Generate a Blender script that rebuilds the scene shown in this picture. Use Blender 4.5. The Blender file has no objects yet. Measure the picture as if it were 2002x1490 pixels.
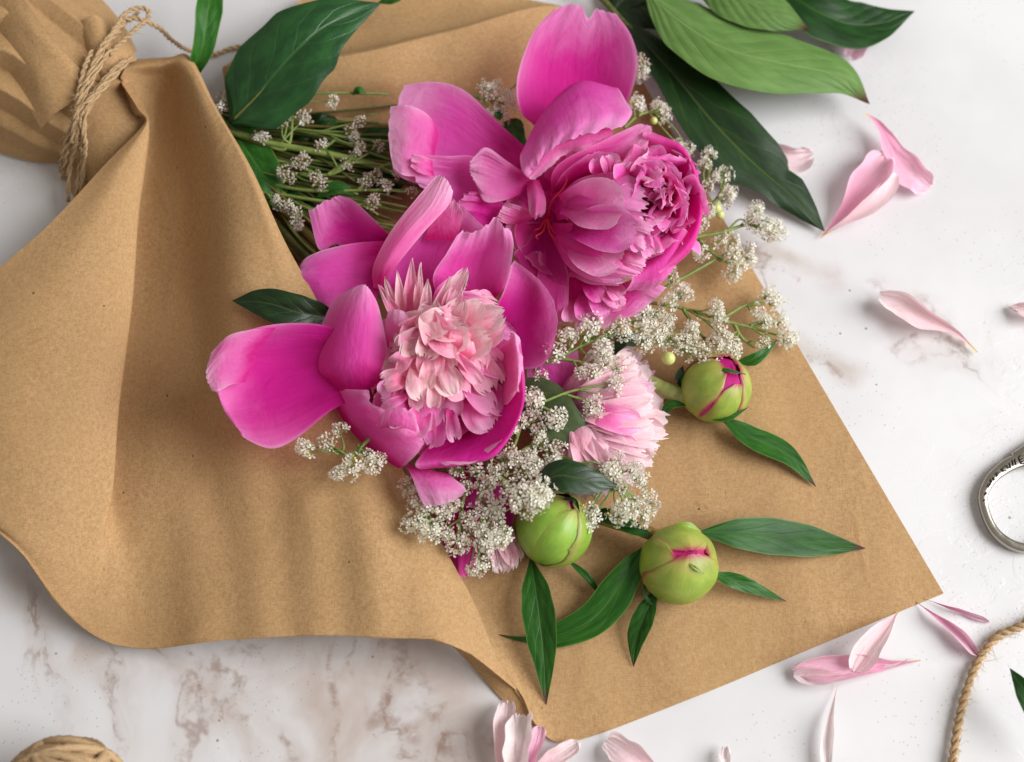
import bpy, math, random
import numpy as np
from mathutils import Vector

SC = bpy.context.scene
COL = SC.collection
S = 0.0002                       # metres per photo pixel on the table under the lens axis
R = math.radians

# ------------------------------------------------------------------ camera
TILT = R(22)
DIST = 0.556
LENS, SENSOR = 50.0, 36.0
cam_d = bpy.data.cameras.new('camera')
cam_d.lens, cam_d.sensor_width = LENS, SENSOR
cam_d.clip_start, cam_d.clip_end = 0.01, 50
cam = bpy.data.objects.new('camera', cam_d)
CAMP = np.array([0.0, -DIST*math.sin(TILT), DIST*math.cos(TILT)])
cam.location = CAMP
cam.rotation_euler = (TILT, 0, 0)
COL.objects.link(cam)
SC.camera = cam
cam_d.dof.use_dof = True
cam_d.dof.focus_distance = 0.528
cam_d.dof.aperture_fstop = 6.5

# ------------------------------------------------------------------ light: a large window to the right, warm room light around
wd = bpy.data.worlds.new('World')
SC.world = wd
wd.use_nodes = True
bg = wd.node_tree.nodes['Background']
bg.inputs[0].default_value = (1.0, 0.92, 0.83, 1)
bg.inputs[1].default_value = 0.32

def area(name, loc, target, sx, sy, power, col):
    l = bpy.data.lights.new(name, 'AREA')
    l.shape, l.size, l.size_y, l.energy, l.color = 'RECTANGLE', sx, sy, power, col
    o = bpy.data.objects.new(name, l)
    o.location = loc
    o.rotation_euler = (Vector(target)-Vector(loc)).to_track_quat('-Z', 'Y').to_euler()
    COL.objects.link(o)
area('window_light', (1.62, -0.16, 1.24), (-.14, -.10, 0), 1.5, 1.5, 65, (0.975, 0.985, 1.0))
SC.view_settings.view_transform = 'Standard'
SC.view_settings.look = 'None'
SC.view_settings.exposure = 0.12
SC.view_settings.gamma = 1.0

# ------------------------------------------------------------------ geometry helpers
CT, ST = math.cos(TILT), math.sin(TILT)
def at(P):
    """(x, y, height) with x, y read off the photograph and height above the table (photo pixels) -> metres."""
    P = np.asarray(P, float)
    k = SENSOR/LENS/2002.0
    u = (P[..., 0]-1001.0)*k
    v = -(P[..., 1]-745.0)*k
    d = np.stack([u, v*CT+ST, v*ST-CT], -1)
    t = (P[..., 2]*S-CAMP[2])/d[..., 2]
    return CAMP+d*t[..., None]

def crom(P, n):
    """Catmull-Rom through P (k,...) -> n samples."""
    P = np.asarray(P, float)
    k = len(P)
    if k == 1:
        return np.repeat(P, n, 0)
    if k == 2:
        t = np.linspace(0, 1, n).reshape((-1,)+(1,)*(P.ndim-1))
        return P[0]*(1-t)+P[1]*t
    Q = np.concatenate([[2*P[0]-P[1]], P, [2*P[-1]-P[-2]]])
    x = np.linspace(0, k-1, n)
    i = np.minimum(x.astype(int), k-2)
    t = (x-i).reshape((-1,)+(1,)*(P.ndim-1))
    a, b, c, d = Q[i], Q[i+1], Q[i+2], Q[i+3]
    return 0.5*(2*b+(c-a)*t+(2*a-5*b+4*c-d)*t*t+(3*b-a-3*c+d)*t**3)

def wav(u, v, seed, fu=3.0, fv=2.0, k=5):
    r = np.random.RandomState(seed)
    o = 0
    for i in range(k):
        a = r.uniform(.5, 1.6)
        o = o+np.sin(u*fu*6.283*r.uniform(.4, 1.5)*a+v*fv*6.283*r.uniform(-.6, .6)+r.uniform(0, 6.28))/(1+.5*i)
    return o/1.8

def crumple(X, Y, seed, n=26, sc=1.0):
    """sharp creases: a sum of folded planes (X, Y in photo pixels)"""
    r = np.random.RandomState(seed)
    o = 0
    for i in range(n):
        a = r.uniform(0, 6.28)
        d = r.uniform(-1, 1)*sc
        q = (np.cos(a)*X+np.sin(a)*Y)/300.0
        o = o+r.uniform(-1, 1)*np.abs(((q-d) % 1.3)-.65)
    return o/math.sqrt(n)

def mesh(name, V, F, mats, uv=None, mi=None, smooth=True):
    me = bpy.data.meshes.new(name)
    V = np.asarray(V, float)
    me.from_pydata(V.tolist(), [], F if isinstance(F, list) else F.tolist())
    for m in (mats if isinstance(mats, (list, tuple)) else [mats]):
        me.materials.append(m)
    if uv is not None:
        lay = me.uv_layers.new(name='UVMap')
        li = np.empty(len(me.loops), dtype=np.int32)
        me.loops.foreach_get('vertex_index', li)
        lay.data.foreach_set('uv', np.asarray(uv, np.float32)[li].ravel())
    if mi is not None:
        me.polygons.foreach_set('material_index', np.asarray(mi, np.int32))
    if smooth:
        me.polygons.foreach_set('use_smooth', np.ones(len(me.polygons), bool))
    me.update()
    return me

def obj(name, me, parent=None):
    o = bpy.data.objects.new(name, me)
    COL.objects.link(o)
    if parent is not None:
        o.parent = parent
    return o

def tag(o, label=None, cat=None, group=None, kind=None):
    if label: o['label'] = label
    if cat: o['category'] = cat
    if group: o['group'] = group
    if kind: o['kind'] = kind
    return o

def thing(name, label, cat, px, group=None):
    o = bpy.data.objects.new(name, None)
    o.empty_display_size = .01
    o.location = at(px)
    COL.objects.link(o)
    return tag(o, label, cat, group)

def grid_faces(nv, nu, closed=False):
    i = np.arange(nv-1)[:, None]
    m = nu if closed else nu-1
    j = np.arange(m)[None, :]
    j2 = (j+1) % nu
    return np.stack([i*nu+j, i*nu+j2, (i+1)*nu+j2, (i+1)*nu+j], -1).reshape(-1, 4)

def root_loc(parent):
    if parent is None: return np.zeros(3)
    l = np.zeros(3)
    while parent is not None:
        l = l+np.array(parent.location); parent = parent.parent
    return l

def normals(P):
    du = np.gradient(P, axis=1); dv = np.gradient(P, axis=0)
    n = np.cross(du, dv)
    return n/np.maximum(np.linalg.norm(n, axis=2, keepdims=True), 1e-12)

def sheet(name, G, mat, parent=None, thick=0.0, world=False):
    """G (nv,nu,3): a grid in (photo x, photo y, height) -> one mesh; thick in photo pixels gives it a real second face"""
    P = G if world else at(G)
    nv, nu = P.shape[:2]
    u, v = np.meshgrid(np.linspace(0, 1, nu), np.linspace(0, 1, nv))
    uv = np.stack([u, v], -1).reshape(-1, 2)
    F = grid_faces(nv, nu)
    V = P.reshape(-1, 3)
    if thick:
        n = normals(P)
        if n[..., 2].mean() < 0:
            F = F[:, ::-1]; n = -n
        V2 = (P-n*thick*S).reshape(-1, 3)
        N = nv*nu
        b = np.concatenate([np.arange(nu), np.arange(1, nv)*nu+nu-1, (nv-1)*nu+np.arange(nu-2, -1, -1), np.arange(nv-2, 0, -1)*nu])
        b2 = np.roll(b, -1)
        rim = np.stack([b, b2, b2+N, b+N], -1)
        L = len(b)
        Vr = np.concatenate([V[b], V2[b]]); q = np.arange(L); q2 = (q+1) % L
        rim = np.stack([q, q2, q2+L, q+L], -1)+2*N
        F = np.concatenate([F, F[:, ::-1]+N, rim])
        V = np.concatenate([V, V2, Vr]); uv = np.concatenate([uv, uv, uv[b], uv[b]])
    l = root_loc(parent)
    o = obj(name, mesh(name, V-l, F, mat, uv), parent)
    return o

def net(rows, nu=17, nv=17):
    A = np.array(rows, float)
    B = crom(A, nv)
    return crom(B.swapaxes(0, 1), nu).swapaxes(0, 1)

def ruffle(G, seed, amp=6, fu=2.5, fv=1.0, rag=0.0, start=.3, notch=(), tipfu=5):
    """waves growing to the tip, a ragged or notched tip edge"""
    nv, nu = G.shape[:2]
    u, v = np.meshgrid(np.linspace(0, 1, nu), np.linspace(0, 1, nv))
    w = np.clip((v-start)/(1-start), 0, 1)**1.3
    G = G.copy()
    n = normals(G)
    G += n*(amp*w*wav(u, v, seed, fu, fv))[..., None]
    cut = rag*np.abs(wav(u[0], u[0]*0, seed+7, tipfu, 0, 6))
    for (u0, wd_, dp) in notch:
        cut = cut+dp*np.exp(-((u[0]-u0)/wd_)**2)
    if np.any(cut > 0):
        # pull rows back along each column
        out = G.copy()
        for j in range(nu):
            vv = np.linspace(0, 1, nv)
            src = vv*(1-min(cut[j], .6))
            for c in range(3):
                out[:, j, c] = np.interp(src, vv, G[:, j, c])
        G = out
    return G

PROF = {
    'petal': [(0, .12), (.15, .3), (.4, .72), (.7, 1.0), (.88, .86), (.97, .5), (1, .22)],
    'broad': [(0, .3), (.2, .62), (.5, .95), (.75, 1.0), (.92, .78), (1, .4)],
    'strap': [(0, .35), (.3, .75), (.7, 1.0), (.9, .75), (1, .12)],
    'leaf': [(0, .06), (.08, .3), (.25, .8), (.42, 1.0), (.62, .86), (.82, .45), (.94, .16), (1, .01)],
    'ovate': [(0, .06), (.06, .34), (.2, .82), (.38, 1.0), (.6, .92), (.8, .58), (.93, .2), (1, .01)],
    'loose': [(0, .05), (.15, .1), (.3, .3), (.55, .85), (.75, 1.0), (.9, .82), (1, .3)],
    'lens': [(0, .08), (.2, .5), (.5, 1.0), (.8, .55), (1, .03)],
}
def ribbon(spine, width, prof='petal', roll=0.0, cup=0.0, nu=9, nv=15, seed=0, wave=0.0, nrm=(0, 0, 1), fold=0.0, wl=1.0, wr=1.0, edge=0.0, prof2=None):
    """a blade along a spine of (x, y, height); width in photo pixels; roll (deg, may be a list) turns it about its spine; cup lifts the edges"""
    Sp = crom(np.array(spine, float), nv)
    t = np.gradient(Sp, axis=0)
    t /= np.maximum(np.linalg.norm(t, axis=1, keepdims=True), 1e-9)
    n0 = np.broadcast_to(np.array(nrm, float), t.shape)
    s = np.cross(t, n0); s /= np.maximum(np.linalg.norm(s, axis=1, keepdims=True), 1e-9)
    n = np.cross(s, t)
    n = np.where((n[:, 2:3] < 0) & (np.array(nrm)[2] > .5), -n, n)
    rl = np.array(roll, float).ravel()
    rl = np.radians(np.interp(np.linspace(0, 1, nv), np.linspace(0, 1, len(rl)), rl))[:, None]
    s, n = s*np.cos(rl)+n*np.sin(rl), n*np.cos(rl)-s*np.sin(rl)
    pr = np.array(PROF[prof] if isinstance(prof, str) else prof)
    vv = np.linspace(0, 1, nv)
    w = np.interp(vv, pr[:, 0], pr[:, 1])
    w = np.convolve(np.pad(w, 1, mode='edge'), [.2, .6, .2], 'valid') if nv > 8 else w
    w[-1] = pr[-1, 1]
    w *= width*.5
    uu = np.linspace(-1, 1, nu)
    side = np.where(uu < 0, wl, wr)
    W = w[:, None]*uu[None]*side[None]
    if edge:
        W = W*(1+edge*wav(np.broadcast_to(np.sign(uu)[None]*.7, W.shape), vv[:, None]*2.2, seed+3, 1, 3.2))
    if prof2 is not None:
        p2 = np.array(prof2); w2 = np.interp(vv, p2[:, 0], p2[:, 1])*width*.5
        W = np.where(uu[None] > 0, w2[:, None]*uu[None], W)
    H = cup*w[:, None]*(uu[None]**2)+fold*w[:, None]*np.abs(uu)[None]
    if wave:
        H = H+wave*(np.abs(uu)[None]**1.5)*wav(uu[None]*.3, vv[:, None], seed, 1, 3.5)*np.minimum(1, w[:, None]/(width*.25))
    return Sp[:, None]+s[:, None]*W[..., None]+n[:, None]*H[..., None]

def frames(P):
    t = np.gradient(P, axis=0); t /= np.maximum(np.linalg.norm(t, axis=1, keepdims=True), 1e-12)
    a = np.array([0, 0, 1.0]) if abs(t[0, 2]) < .9 else np.array([1.0, 0, 0])
    N = []
    n = np.cross(t[0], a); n /= np.linalg.norm(n)
    for i in range(len(P)):
        n = n-t[i]*np.dot(n, t[i]); n /= max(np.linalg.norm(n), 1e-12)
        N.append(n)
    N = np.array(N)
    return t, N, np.cross(t, N)

def tube_geo(P, rad, k=7, closed=False):
    """P world points, rad scalar or array (metres)"""
    P = np.asarray(P, float)
    t, n, b = frames(P)
    rad = np.broadcast_to(np.asarray(rad, float), (len(P),))
    a = np.linspace(0, 2*math.pi, k, endpoint=False)
    V = P[:, None]+(n[:, None]*np.cos(a)[None, :, None]+b[:, None]*np.sin(a)[None, :, None])*rad[:, None, None]
    F = grid_faces(len(P), k, True)
    V = V.reshape(-1, 3)
    if closed:
        i = np.arange(k); m = (len(P)-1)*k
        F = np.concatenate([F, np.stack([m+i, m+(i+1) % k, (i+1) % k, i], -1)])
        caps = []
    else:
        caps = [list(range(k))[::-1], list(range((len(P)-1)*k, len(P)*k))]
    u = np.tile(np.arange(k)/k, len(P)); v = np.repeat(np.linspace(0, 1, len(P)), k)
    return V, F.tolist()+caps, np.stack([u, v], -1)

def tube(name, spine, rad, mat, parent=None, n=24, k=8, world=False):
    """spine in photo px + height; rad in photo pixels (scalar or list)"""
    Sp = np.array(spine, float)
    P = crom(Sp, n) if world else at(crom(Sp, n))
    r = np.interp(np.linspace(0, 1, n), np.linspace(0, 1, len(np.ravel(rad))), np.ravel(rad))*S
    V, F, uv = tube_geo(P, r, k)
    return obj(name, mesh(name, V-root_loc(parent), F, mat, uv), parent)

# ------------------------------------------------------------------ materials
def mat(name):
    m = bpy.data.materials.new(name); m.use_nodes = True
    nt = m.node_tree
    return m, nt, nt.nodes['Principled BSDF'], nt.nodes['Material Output']
class NB:
    """small node builder"""
    def __init__(s, nt): s.nt = nt
    def new(s, t, **k):
        n = s.nt.nodes.new(t)
        for a, b in k.items(): setattr(n, a, b)
        return n
    def link(s, a, b): s.nt.links.new(a, b)
    def put(s, inp, x):
        if isinstance(x, (int, float, tuple)): inp.default_value = x
        else: s.link(x, inp)
    def math(s, op, a, b=0.0, c=None, clamp=False):
        n = s.new('ShaderNodeMath', operation=op, use_clamp=clamp)
        s.put(n.inputs[0], a); s.put(n.inputs[1], b)
        if c is not None: s.put(n.inputs[2], c)
        return n.outputs[0]
    def smooth(s, x, a, b):
        n = s.new('ShaderNodeMapRange', interpolation_type='SMOOTHSTEP')
        s.put(n.inputs[0], x); n.inputs[1].default_value = a; n.inputs[2].default_value = b
        return n.outputs[0]
    def mix(s, f, a, b, mode='MIX'):
        n = s.new('ShaderNodeMix', data_type='RGBA', blend_type=mode)
        s.put(n.inputs[0], f); s.put(n.inputs[6], a); s.put(n.inputs[7], b)
        return n.outputs[2]
    def noise(s, vec, scale, detail=3, rough=.5, dist=0.0):
        n = s.new('ShaderNodeTexNoise')
        if vec is not None: s.link(vec, n.inputs['Vector'])
        n.inputs['Scale'].default_value = scale; n.inputs['Detail'].default_value = detail
        n.inputs['Roughness'].default_value = rough; n.inputs['Distortion'].default_value = dist
        return n.outputs[0]
    def mapping(s, vec, scale=(1, 1, 1), loc=(0, 0, 0), rot=(0, 0, 0)):
        n = s.new('ShaderNodeMapping')
        s.link(vec, n.inputs[0]); n.inputs['Scale'].default_value = scale; n.inputs['Location'].default_value = loc; n.inputs['Rotation'].default_value = rot
        return n.outputs[0]
    def bump(s, h, strength, dist=.001, nrm=None):
        n = s.new('ShaderNodeBump'); n.inputs['Strength'].default_value = strength; n.inputs['Distance'].default_value = dist
        s.link(h, n.inputs['Height'])
        if nrm is not None: s.link(nrm, n.inputs['Normal'])
        return n.outputs[0]
def c4(c): return (c[0], c[1], c[2], 1.0)

def petal_mat(name, base, mid, tip, trans=.42, bump=.5, edge_pow=1.0, tipstart=.35, streak=.5):
    """thin petal: colour runs base -> tip along the petal, paler towards its own rim, veins along its length"""
    m, nt, p, out = mat(name); b = NB(nt)
    uvn = b.new('ShaderNodeTexCoord').outputs['UV']
    sep = b.new('ShaderNodeSeparateXYZ'); b.link(uvn, sep.inputs[0])
    u, v = sep.outputs[0], sep.outputs[1]
    oi = b.new('ShaderNodeObjectInfo').outputs['Random']
    off = b.new('ShaderNodeCombineXYZ'); b.link(b.math('MULTIPLY', oi, 37.0), off.inputs[0]); b.link(b.math('MULTIPLY', oi, 11.0), off.inputs[1])
    add = b.new('ShaderNodeVectorMath', operation='ADD'); b.link(uvn, add.inputs[0]); b.link(off.outputs[0], add.inputs[1])
    st = b.noise(b.mapping(add.outputs[0], (34, 1.5, 1)), 1.0, 7, .72, .45)
    cl = b.noise(add.outputs[0], 2.6, 3, .55)
    vv = b.math('ADD', v, b.math('MULTIPLY', b.math('SUBTRACT', cl, .5), .5))
    c = b.mix(b.smooth(vv, 0.0, tipstart), c4(base), c4(mid))
    eu = b.math('POWER', b.math('MULTIPLY', b.math('ABSOLUTE', b.math('SUBTRACT', u, .5)), 2.0), 3.0)
    rim = b.math('MAXIMUM', b.smooth(vv, tipstart+.1, 1.02), b.math('MULTIPLY', eu, b.math('MULTIPLY', b.smooth(v, .2, .6), .75*edge_pow)))
    c = b.mix(rim, c, c4(tip))
    thin = b.math('MAXIMUM', b.smooth(eu, .80, .97), b.smooth(v, .955, .995))
    c = b.mix(b.math('MULTIPLY', thin, b.math('MULTIPLY', b.smooth(v, .12, .4), b.math('MULTIPLY', cl, .62))), c, c4([min(.97, x*.5+.48) for x in tip]))
    c = b.mix(b.math('MULTIPLY', b.smooth(st, .40, .78), streak*.45), c, c4([x*.62 for x in mid]))
    br = b.noise(add.outputs[0], 9, 5, .7, .6)
    c = b.mix(b.math('MULTIPLY', b.smooth(br, .56, .74), .22), c, c4([mid[0]*.8, mid[1]*.55, mid[2]*.7]))
    hsv = b.new('ShaderNodeHueSaturation'); b.link(c, hsv.inputs['Color'])
    b.link(b.math('ADD', b.math('MULTIPLY', oi, .22), .89), hsv.inputs['Value'])
    b.link(b.math('ADD', b.math('MULTIPLY', oi, .012), .494), hsv.inputs['Hue'])
    c = hsv.outputs[0]
    b.link(c, p.inputs['Base Color'])
    p.inputs['Roughness'].default_value = .55
    p.inputs['Specular IOR Level'].default_value = .14
    p.inputs['Sheen Weight'].default_value = .0
    h = b.math('ADD', b.math('MULTIPLY', st, .45), b.math('MULTIPLY', b.noise(add.outputs[0], 6, 4, .55, .5), 1.3))
    nr = b.bump(h, bump, .0012)
    b.link(nr, p.inputs['Normal'])
    tr = b.new('ShaderNodeBsdfTranslucent'); b.link(c, tr.inputs[0]); b.link(nr, tr.inputs['Normal'])
    mx = b.new('ShaderNodeMixShader'); mx.inputs[0].default_value = trans
    b.link(p.outputs[0], mx.inputs[1]); b.link(tr.outputs[0], mx.inputs[2]); b.link(mx.outputs[0], out.inputs[0])
    return m
M = {}
M['hot'] = petal_mat('hot_pink_petal', (.45, .002, .15), (.76, .018, .35), (.93, .28, .66))
M['pink'] = petal_mat('pink_petal', (.60, .007, .23), (.89, .085, .51), (.96, .40, .75))
M['soft'] = petal_mat('soft_pink_petal', (.74, .03, .30), (.92, .18, .54), (.97, .52, .77))
M['blush'] = petal_mat('blush_petal', (.78, .04, .28), (.94, .28, .50), (.98, .60, .72), tipstart=.35)
M['cream'] = petal_mat('cream_petal', (.88, .17, .38), (.96, .49, .60), (.98, .80, .79), tipstart=.4)
M['pale'] = petal_mat('pale_pink_petal', (.82, .15, .39), (.91, .45, .60), (.95, .77, .80), tipstart=.4, streak=.35)
M['mag'] = petal_mat('magenta_petal', (.42, .0015, .14), (.58, .007, .23), (.76, .08, .40))
M['fallen'] = petal_mat('fallen_petal', (.86, .68, .22), (.88, .60, .64), (.93, .76, .78), tipstart=.16, trans=.3, streak=.6)
M['fallenw'] = petal_mat('fallen_white_petal', (.88, .80, .55), (.90, .76, .76), (.93, .84, .83), tipstart=.16, trans=.3, streak=.4)
M['fallenp'] = petal_mat('fallen_pink_petal', (.87, .62, .30), (.82, .36, .53), (.90, .58, .70), tipstart=.14, trans=.3, streak=.6)

def leaf_mat(name, dark, light, vein, rough=.38, veinw=.5, nveins=7, tip=None, trans=.18, edgec=None, bump=.32, spec=.26):
    m, nt, p, out = mat(name); b = NB(nt)
    uvn = b.new('ShaderNodeTexCoord').outputs['UV']
    sep = b.new('ShaderNodeSeparateXYZ'); b.link(uvn, sep.inputs[0])
    u, v = sep.outputs[0], sep.outputs[1]
    oi = b.new('ShaderNodeObjectInfo').outputs['Random']
    a = b.math('ABSOLUTE', b.math('SUBTRACT', u, .5))
    wob = b.math('MULTIPLY', b.math('SUBTRACT', b.noise(uvn, 4, 3), .5), .5)
    t = b.math('ADD', b.math('SUBTRACT', b.math('MULTIPLY', v, float(nveins)), b.math('MULTIPLY', a, nveins*.62)), wob)
    t = b.math('ADD', t, b.math('MULTIPLY', b.math('GREATER_THAN', u, .5), .45))
    fr = b.math('ABSOLUTE', b.math('SUBTRACT', b.math('FRACT', t), .5))
    side = b.math('SUBTRACT', 1.0, b.smooth(fr, .0, .07))
    side = b.math('MULTIPLY', side, b.math('SUBTRACT', 1.0, b.smooth(a, .3, .48)))
    midr = b.math('SUBTRACT', 1.0, b.smooth(a, .004, .03))
    vn = b.math('MAXIMUM', midr, b.math('MULTIPLY', side, .38))
    off = b.new('ShaderNodeVectorMath', operation='SCALE'); 
    co = b.new('ShaderNodeCombineXYZ'); b.link(b.math('MULTIPLY', oi, 20.0), co.inputs[0])
    ad = b.new('ShaderNodeVectorMath', operation='ADD'); b.link(uvn, ad.inputs[0]); b.link(co.outputs[0], ad.inputs[1])
    cl = b.noise(ad.outputs[0], 5, 4, .6)
    c = b.mix(b.smooth(cl, .35, .7), c4(dark), c4(light))
    c = b.mix(b.math('MULTIPLY', vn, veinw), c, c4(vein))
    if edgec: c = b.mix(b.math('MULTIPLY', b.smooth(a, .46, .5), .7), c, c4(edgec))
    if tip: c = b.mix(b.smooth(b.math('ADD', v, b.math('MULTIPLY', b.math('SUBTRACT', cl, .5), .12)), .88, .99), c, c4(tip))
    hsv = b.new('ShaderNodeHueSaturation'); b.link(c, hsv.inputs['Color'])
    b.link(b.math('ADD', b.math('MULTIPLY', oi, .3), .85), hsv.inputs['Value'])
    c = hsv.outputs[0]
    b.link(c, p.inputs['Base Color'])
    b.link(b.math('ADD', b.math('MULTIPLY', b.noise(ad.outputs[0], 9, 4, .6), .34), rough-.16), p.inputs['Roughness'])
    p.inputs['Specular IOR Level'].default_value = spec
    pillow = b.math('MULTIPLY', fr, .55)
    h = b.math('ADD', b.math('SUBTRACT', pillow, b.math('MULTIPLY', vn, .5)), b.math('MULTIPLY', b.noise(uvn, 40, 3), .12))
    nr = b.bump(h, bump, .0010)
    b.link(nr, p.inputs['Normal'])
    tr = b.new('ShaderNodeBsdfTranslucent'); b.link(b.mix(.5, c, (.25, .4, .03, 1)), tr.inputs[0])
    mx = b.new('ShaderNodeMixShader'); mx.inputs[0].default_value = trans
    b.link(p.outputs[0], mx.inputs[1]); b.link(tr.outputs[0], mx.inputs[2]); b.link(mx.outputs[0], out.inputs[0])
    return m
M['leaf'] = leaf_mat('dark_leaf', (.007, .040, .006), (.018, .080, .011), (.06, .15, .025), edgec=(.10, .22, .05))
M['leafbig'] = leaf_mat('glossy_leaf', (.009, .055, .012), (.022, .105, .022), (.05, .16, .03), rough=.34, nveins=6, bump=.5, spec=.5)
M['leaflight'] = leaf_mat('leaf_underside', (.10, .20, .045), (.15, .27, .07), (.22, .34, .11), rough=.5, nveins=9, tip=(.10, .02, .02), bump=.75, veinw=.6)
M['leafmid'] = leaf_mat('green_leaf', (.015, .085, .008), (.036, .145, .016), (.11, .22, .05), nveins=5, tip=(.09, .02, .03), edgec=(.16, .30, .06))
M['leafgrey'] = leaf_mat('grey_green_leaf', (.055, .085, .030), (.09, .13, .05), (.14, .18, .07), rough=.55, nveins=6, veinw=.3)
M['leafdark'] = leaf_mat('very_dark_leaf', (.005, .022, .004), (.012, .045, .007), (.09, .14, .025), rough=.36, nveins=5, spec=.5)

def stem_mat(name, c1, c2, rough=.5):
    m, nt, p, out = mat(name); b = NB(nt)
    co = b.new('ShaderNodeTexCoord').outputs['UV']
    n = b.noise(b.mapping(co, (3, 9, 1)), 1.5, 4)
    n2 = b.noise(b.mapping(co, (8, 2, 1)), 2, 2)
    c = b.mix(b.smooth(n, .35, .65), c4(c1), c4(c2))
    b.link(c, p.inputs['Base Color']); p.inputs['Roughness'].default_value = rough
    b.link(b.bump(n2, .3, .0004), p.inputs['Normal'])
    return m
M['stem'] = stem_mat('green_stem', (.13, .19, .035), (.22, .29, .07))
M['stemdk'] = stem_mat('dark_green_stem', (.06, .085, .015), (.13, .15, .03))
M['stembr'] = stem_mat('brown_green_stem', (.14, .085, .018), (.17, .15, .03))
M['stemred'] = stem_mat('red_green_stem', (.22, .07, .03), (.32, .30, .07))
M['stempale'] = stem_mat('pale_green_stem', (.24, .27, .07), (.34, .37, .12))

def plain(name, c, rough=.6, trans=0.0, var=.15):
    m, nt, p, out = mat(name); b = NB(nt)
    g = b.new('ShaderNodeTexCoord').outputs['Object']
    n = b.noise(g, 900, 3)
    cc = b.mix(n, c4([x*(1-var) for x in c]), c4([min(1, x*(1+var)) for x in c]))
    b.link(cc, p.inputs['Base Color']); p.inputs['Roughness'].default_value = rough
    if trans:
        tr = b.new('ShaderNodeBsdfTranslucent'); b.link(cc, tr.inputs[0])
        mx = b.new('ShaderNodeMixShader'); mx.inputs[0].default_value = trans
        b.link(p.outputs[0], mx.inputs[1]); b.link(tr.outputs[0], mx.inputs[2]); b.link(mx.outputs[0], out.inputs[0])
    return m
M['fwhite'] = plain('floret_white', (.94, .925, .85), .6, .45, .03)
M['fblush'] = plain('floret_blush', (.90, .83, .77), .6, .45, .08)
M['fgreen'] = plain('floret_green', (.42, .44, .16), .6, .1)
M['fyellow'] = plain('floret_yellow', (.75, .55, .07), .6)
M['fbud'] = plain('floret_bud', (.62, .48, .42), .6, .1)
M['berry'] = plain('pale_berry', (.62, .66, .22), .4, .15)
M['filament'] = plain('red_filament', (.60, .02, .06), .5, .1)

# kraft paper
def kraft(name='kraft_paper'):
    m, nt, p, out = mat(name); b = NB(nt)
    g = b.new('ShaderNodeTexCoord').outputs['Object']
    big = b.noise(g, 22, 4, .55)
    f1 = b.noise(b.mapping(g, (1, .22, 1), rot=(0, 0, .5)), 2600, 3, .6)
    f2 = b.noise(b.mapping(g, (.22, 1, 1), rot=(0, 0, .2)), 2300, 3, .6)
    f3 = b.noise(g, 700, 4, .65)
    f = b.math('ADD', b.math('MULTIPLY', b.math('ADD', f1, f2), .35), b.math('MULTIPLY', f3, .3))
    c = b.mix(b.smooth(f, .34, .66), (.38, .215, .090, 1), (.565, .362, .180, 1))
    c = b.mix(b.math('MULTIPLY', b.smooth(big, .3, .7), .35), c, (.475, .285, .128, 1))
    vo = b.new('ShaderNodeTexVoronoi'); b.link(g, vo.inputs['Vector']); vo.inputs['Scale'].default_value = 95
    sp = b.math('MULTIPLY', b.math('LESS_THAN', vo.outputs['Distance'], .045), b.math('GREATER_THAN', b.noise(g, 60, 1), .53))
    c = b.mix(b.math('MULTIPLY', sp, .8), c, (.08, .045, .02, 1))
    vo2 = b.new('ShaderNodeTexVoronoi'); b.link(b.mapping(g, (1, .25, 1), rot=(0, 0, .9)), vo2.inputs['Vector']); vo2.inputs['Scale'].default_value = 420
    sp2 = b.math('MULTIPLY', b.math('LESS_THAN', vo2.outputs['Distance'], .10), b.math('GREATER_THAN', b.noise(g, 150, 1), .55))
    c = b.mix(b.math('MULTIPLY', sp2, .4), c, (.22, .11, .04, 1))
    b.link(c, p.inputs['Base Color'])
    p.inputs['Roughness'].default_value = .72; p.inputs['Specular IOR Level'].default_value = .2
    wr = b.noise(g, 42, 5, .5, .8)
    ck = b.math('ABSOLUTE', b.math('SUBTRACT', b.noise(b.mapping(g, (1, .22, 1), rot=(0, 0, .7)), 24, 1.5, .4, .25), .5))
    ck = b.math('MULTIPLY', b.math('SUBTRACT', 1.0, b.smooth(ck, 0.0, .035)), b.smooth(b.noise(g, 16, 2), .48, .66))
    n0 = b.bump(ck, .13, .0014)
    n1 = b.bump(wr, .24, .004, n0)
    b.link(b.bump(f, .22, .0004, n1), p.inputs['Normal'])
    tr = b.new('ShaderNodeBsdfTranslucent'); b.link(b.mix(1.0, c, (1, .78, .55, 1), 'MULTIPLY'), tr.inputs[0])
    mx = b.new('ShaderNodeMixShader'); mx.inputs[0].default_value = .10
    b.link(p.outputs[0], mx.inputs[1]); b.link(tr.outputs[0], mx.inputs[2]); b.link(mx.outputs[0], out.inputs[0])
    return m
M['kraft'] = kraft()

# jute
def jute():
    m, nt, p, out = mat('jute_twine'); b = NB(nt)
    uvn = b.new('ShaderNodeTexCoord').outputs['UV']
    g = b.new('ShaderNodeTexCoord').outputs['Object']
    st = b.noise(b.mapping(uvn, (14, 120, 1), rot=(0, 0, .05)), 1.0, 4, .65)
    n = b.noise(g, 260, 3)
    c = b.mix(b.smooth(st, .3, .7), (.31, .175, .072, 1), (.68, .50, .29, 1))
    c = b.mix(b.math('MULTIPLY', n, .4), c, (.42, .25, .11, 1))
    b.link(c, p.inputs['Base Color']); p.inputs['Roughness'].default_value = .75
    b.link(b.bump(st, .6, .0006), p.inputs['Normal'])
    return m
M['jute'] = jute()
M['fibre'] = plain('jute_fibre', (.60, .43, .24), .7, .2)

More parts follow.
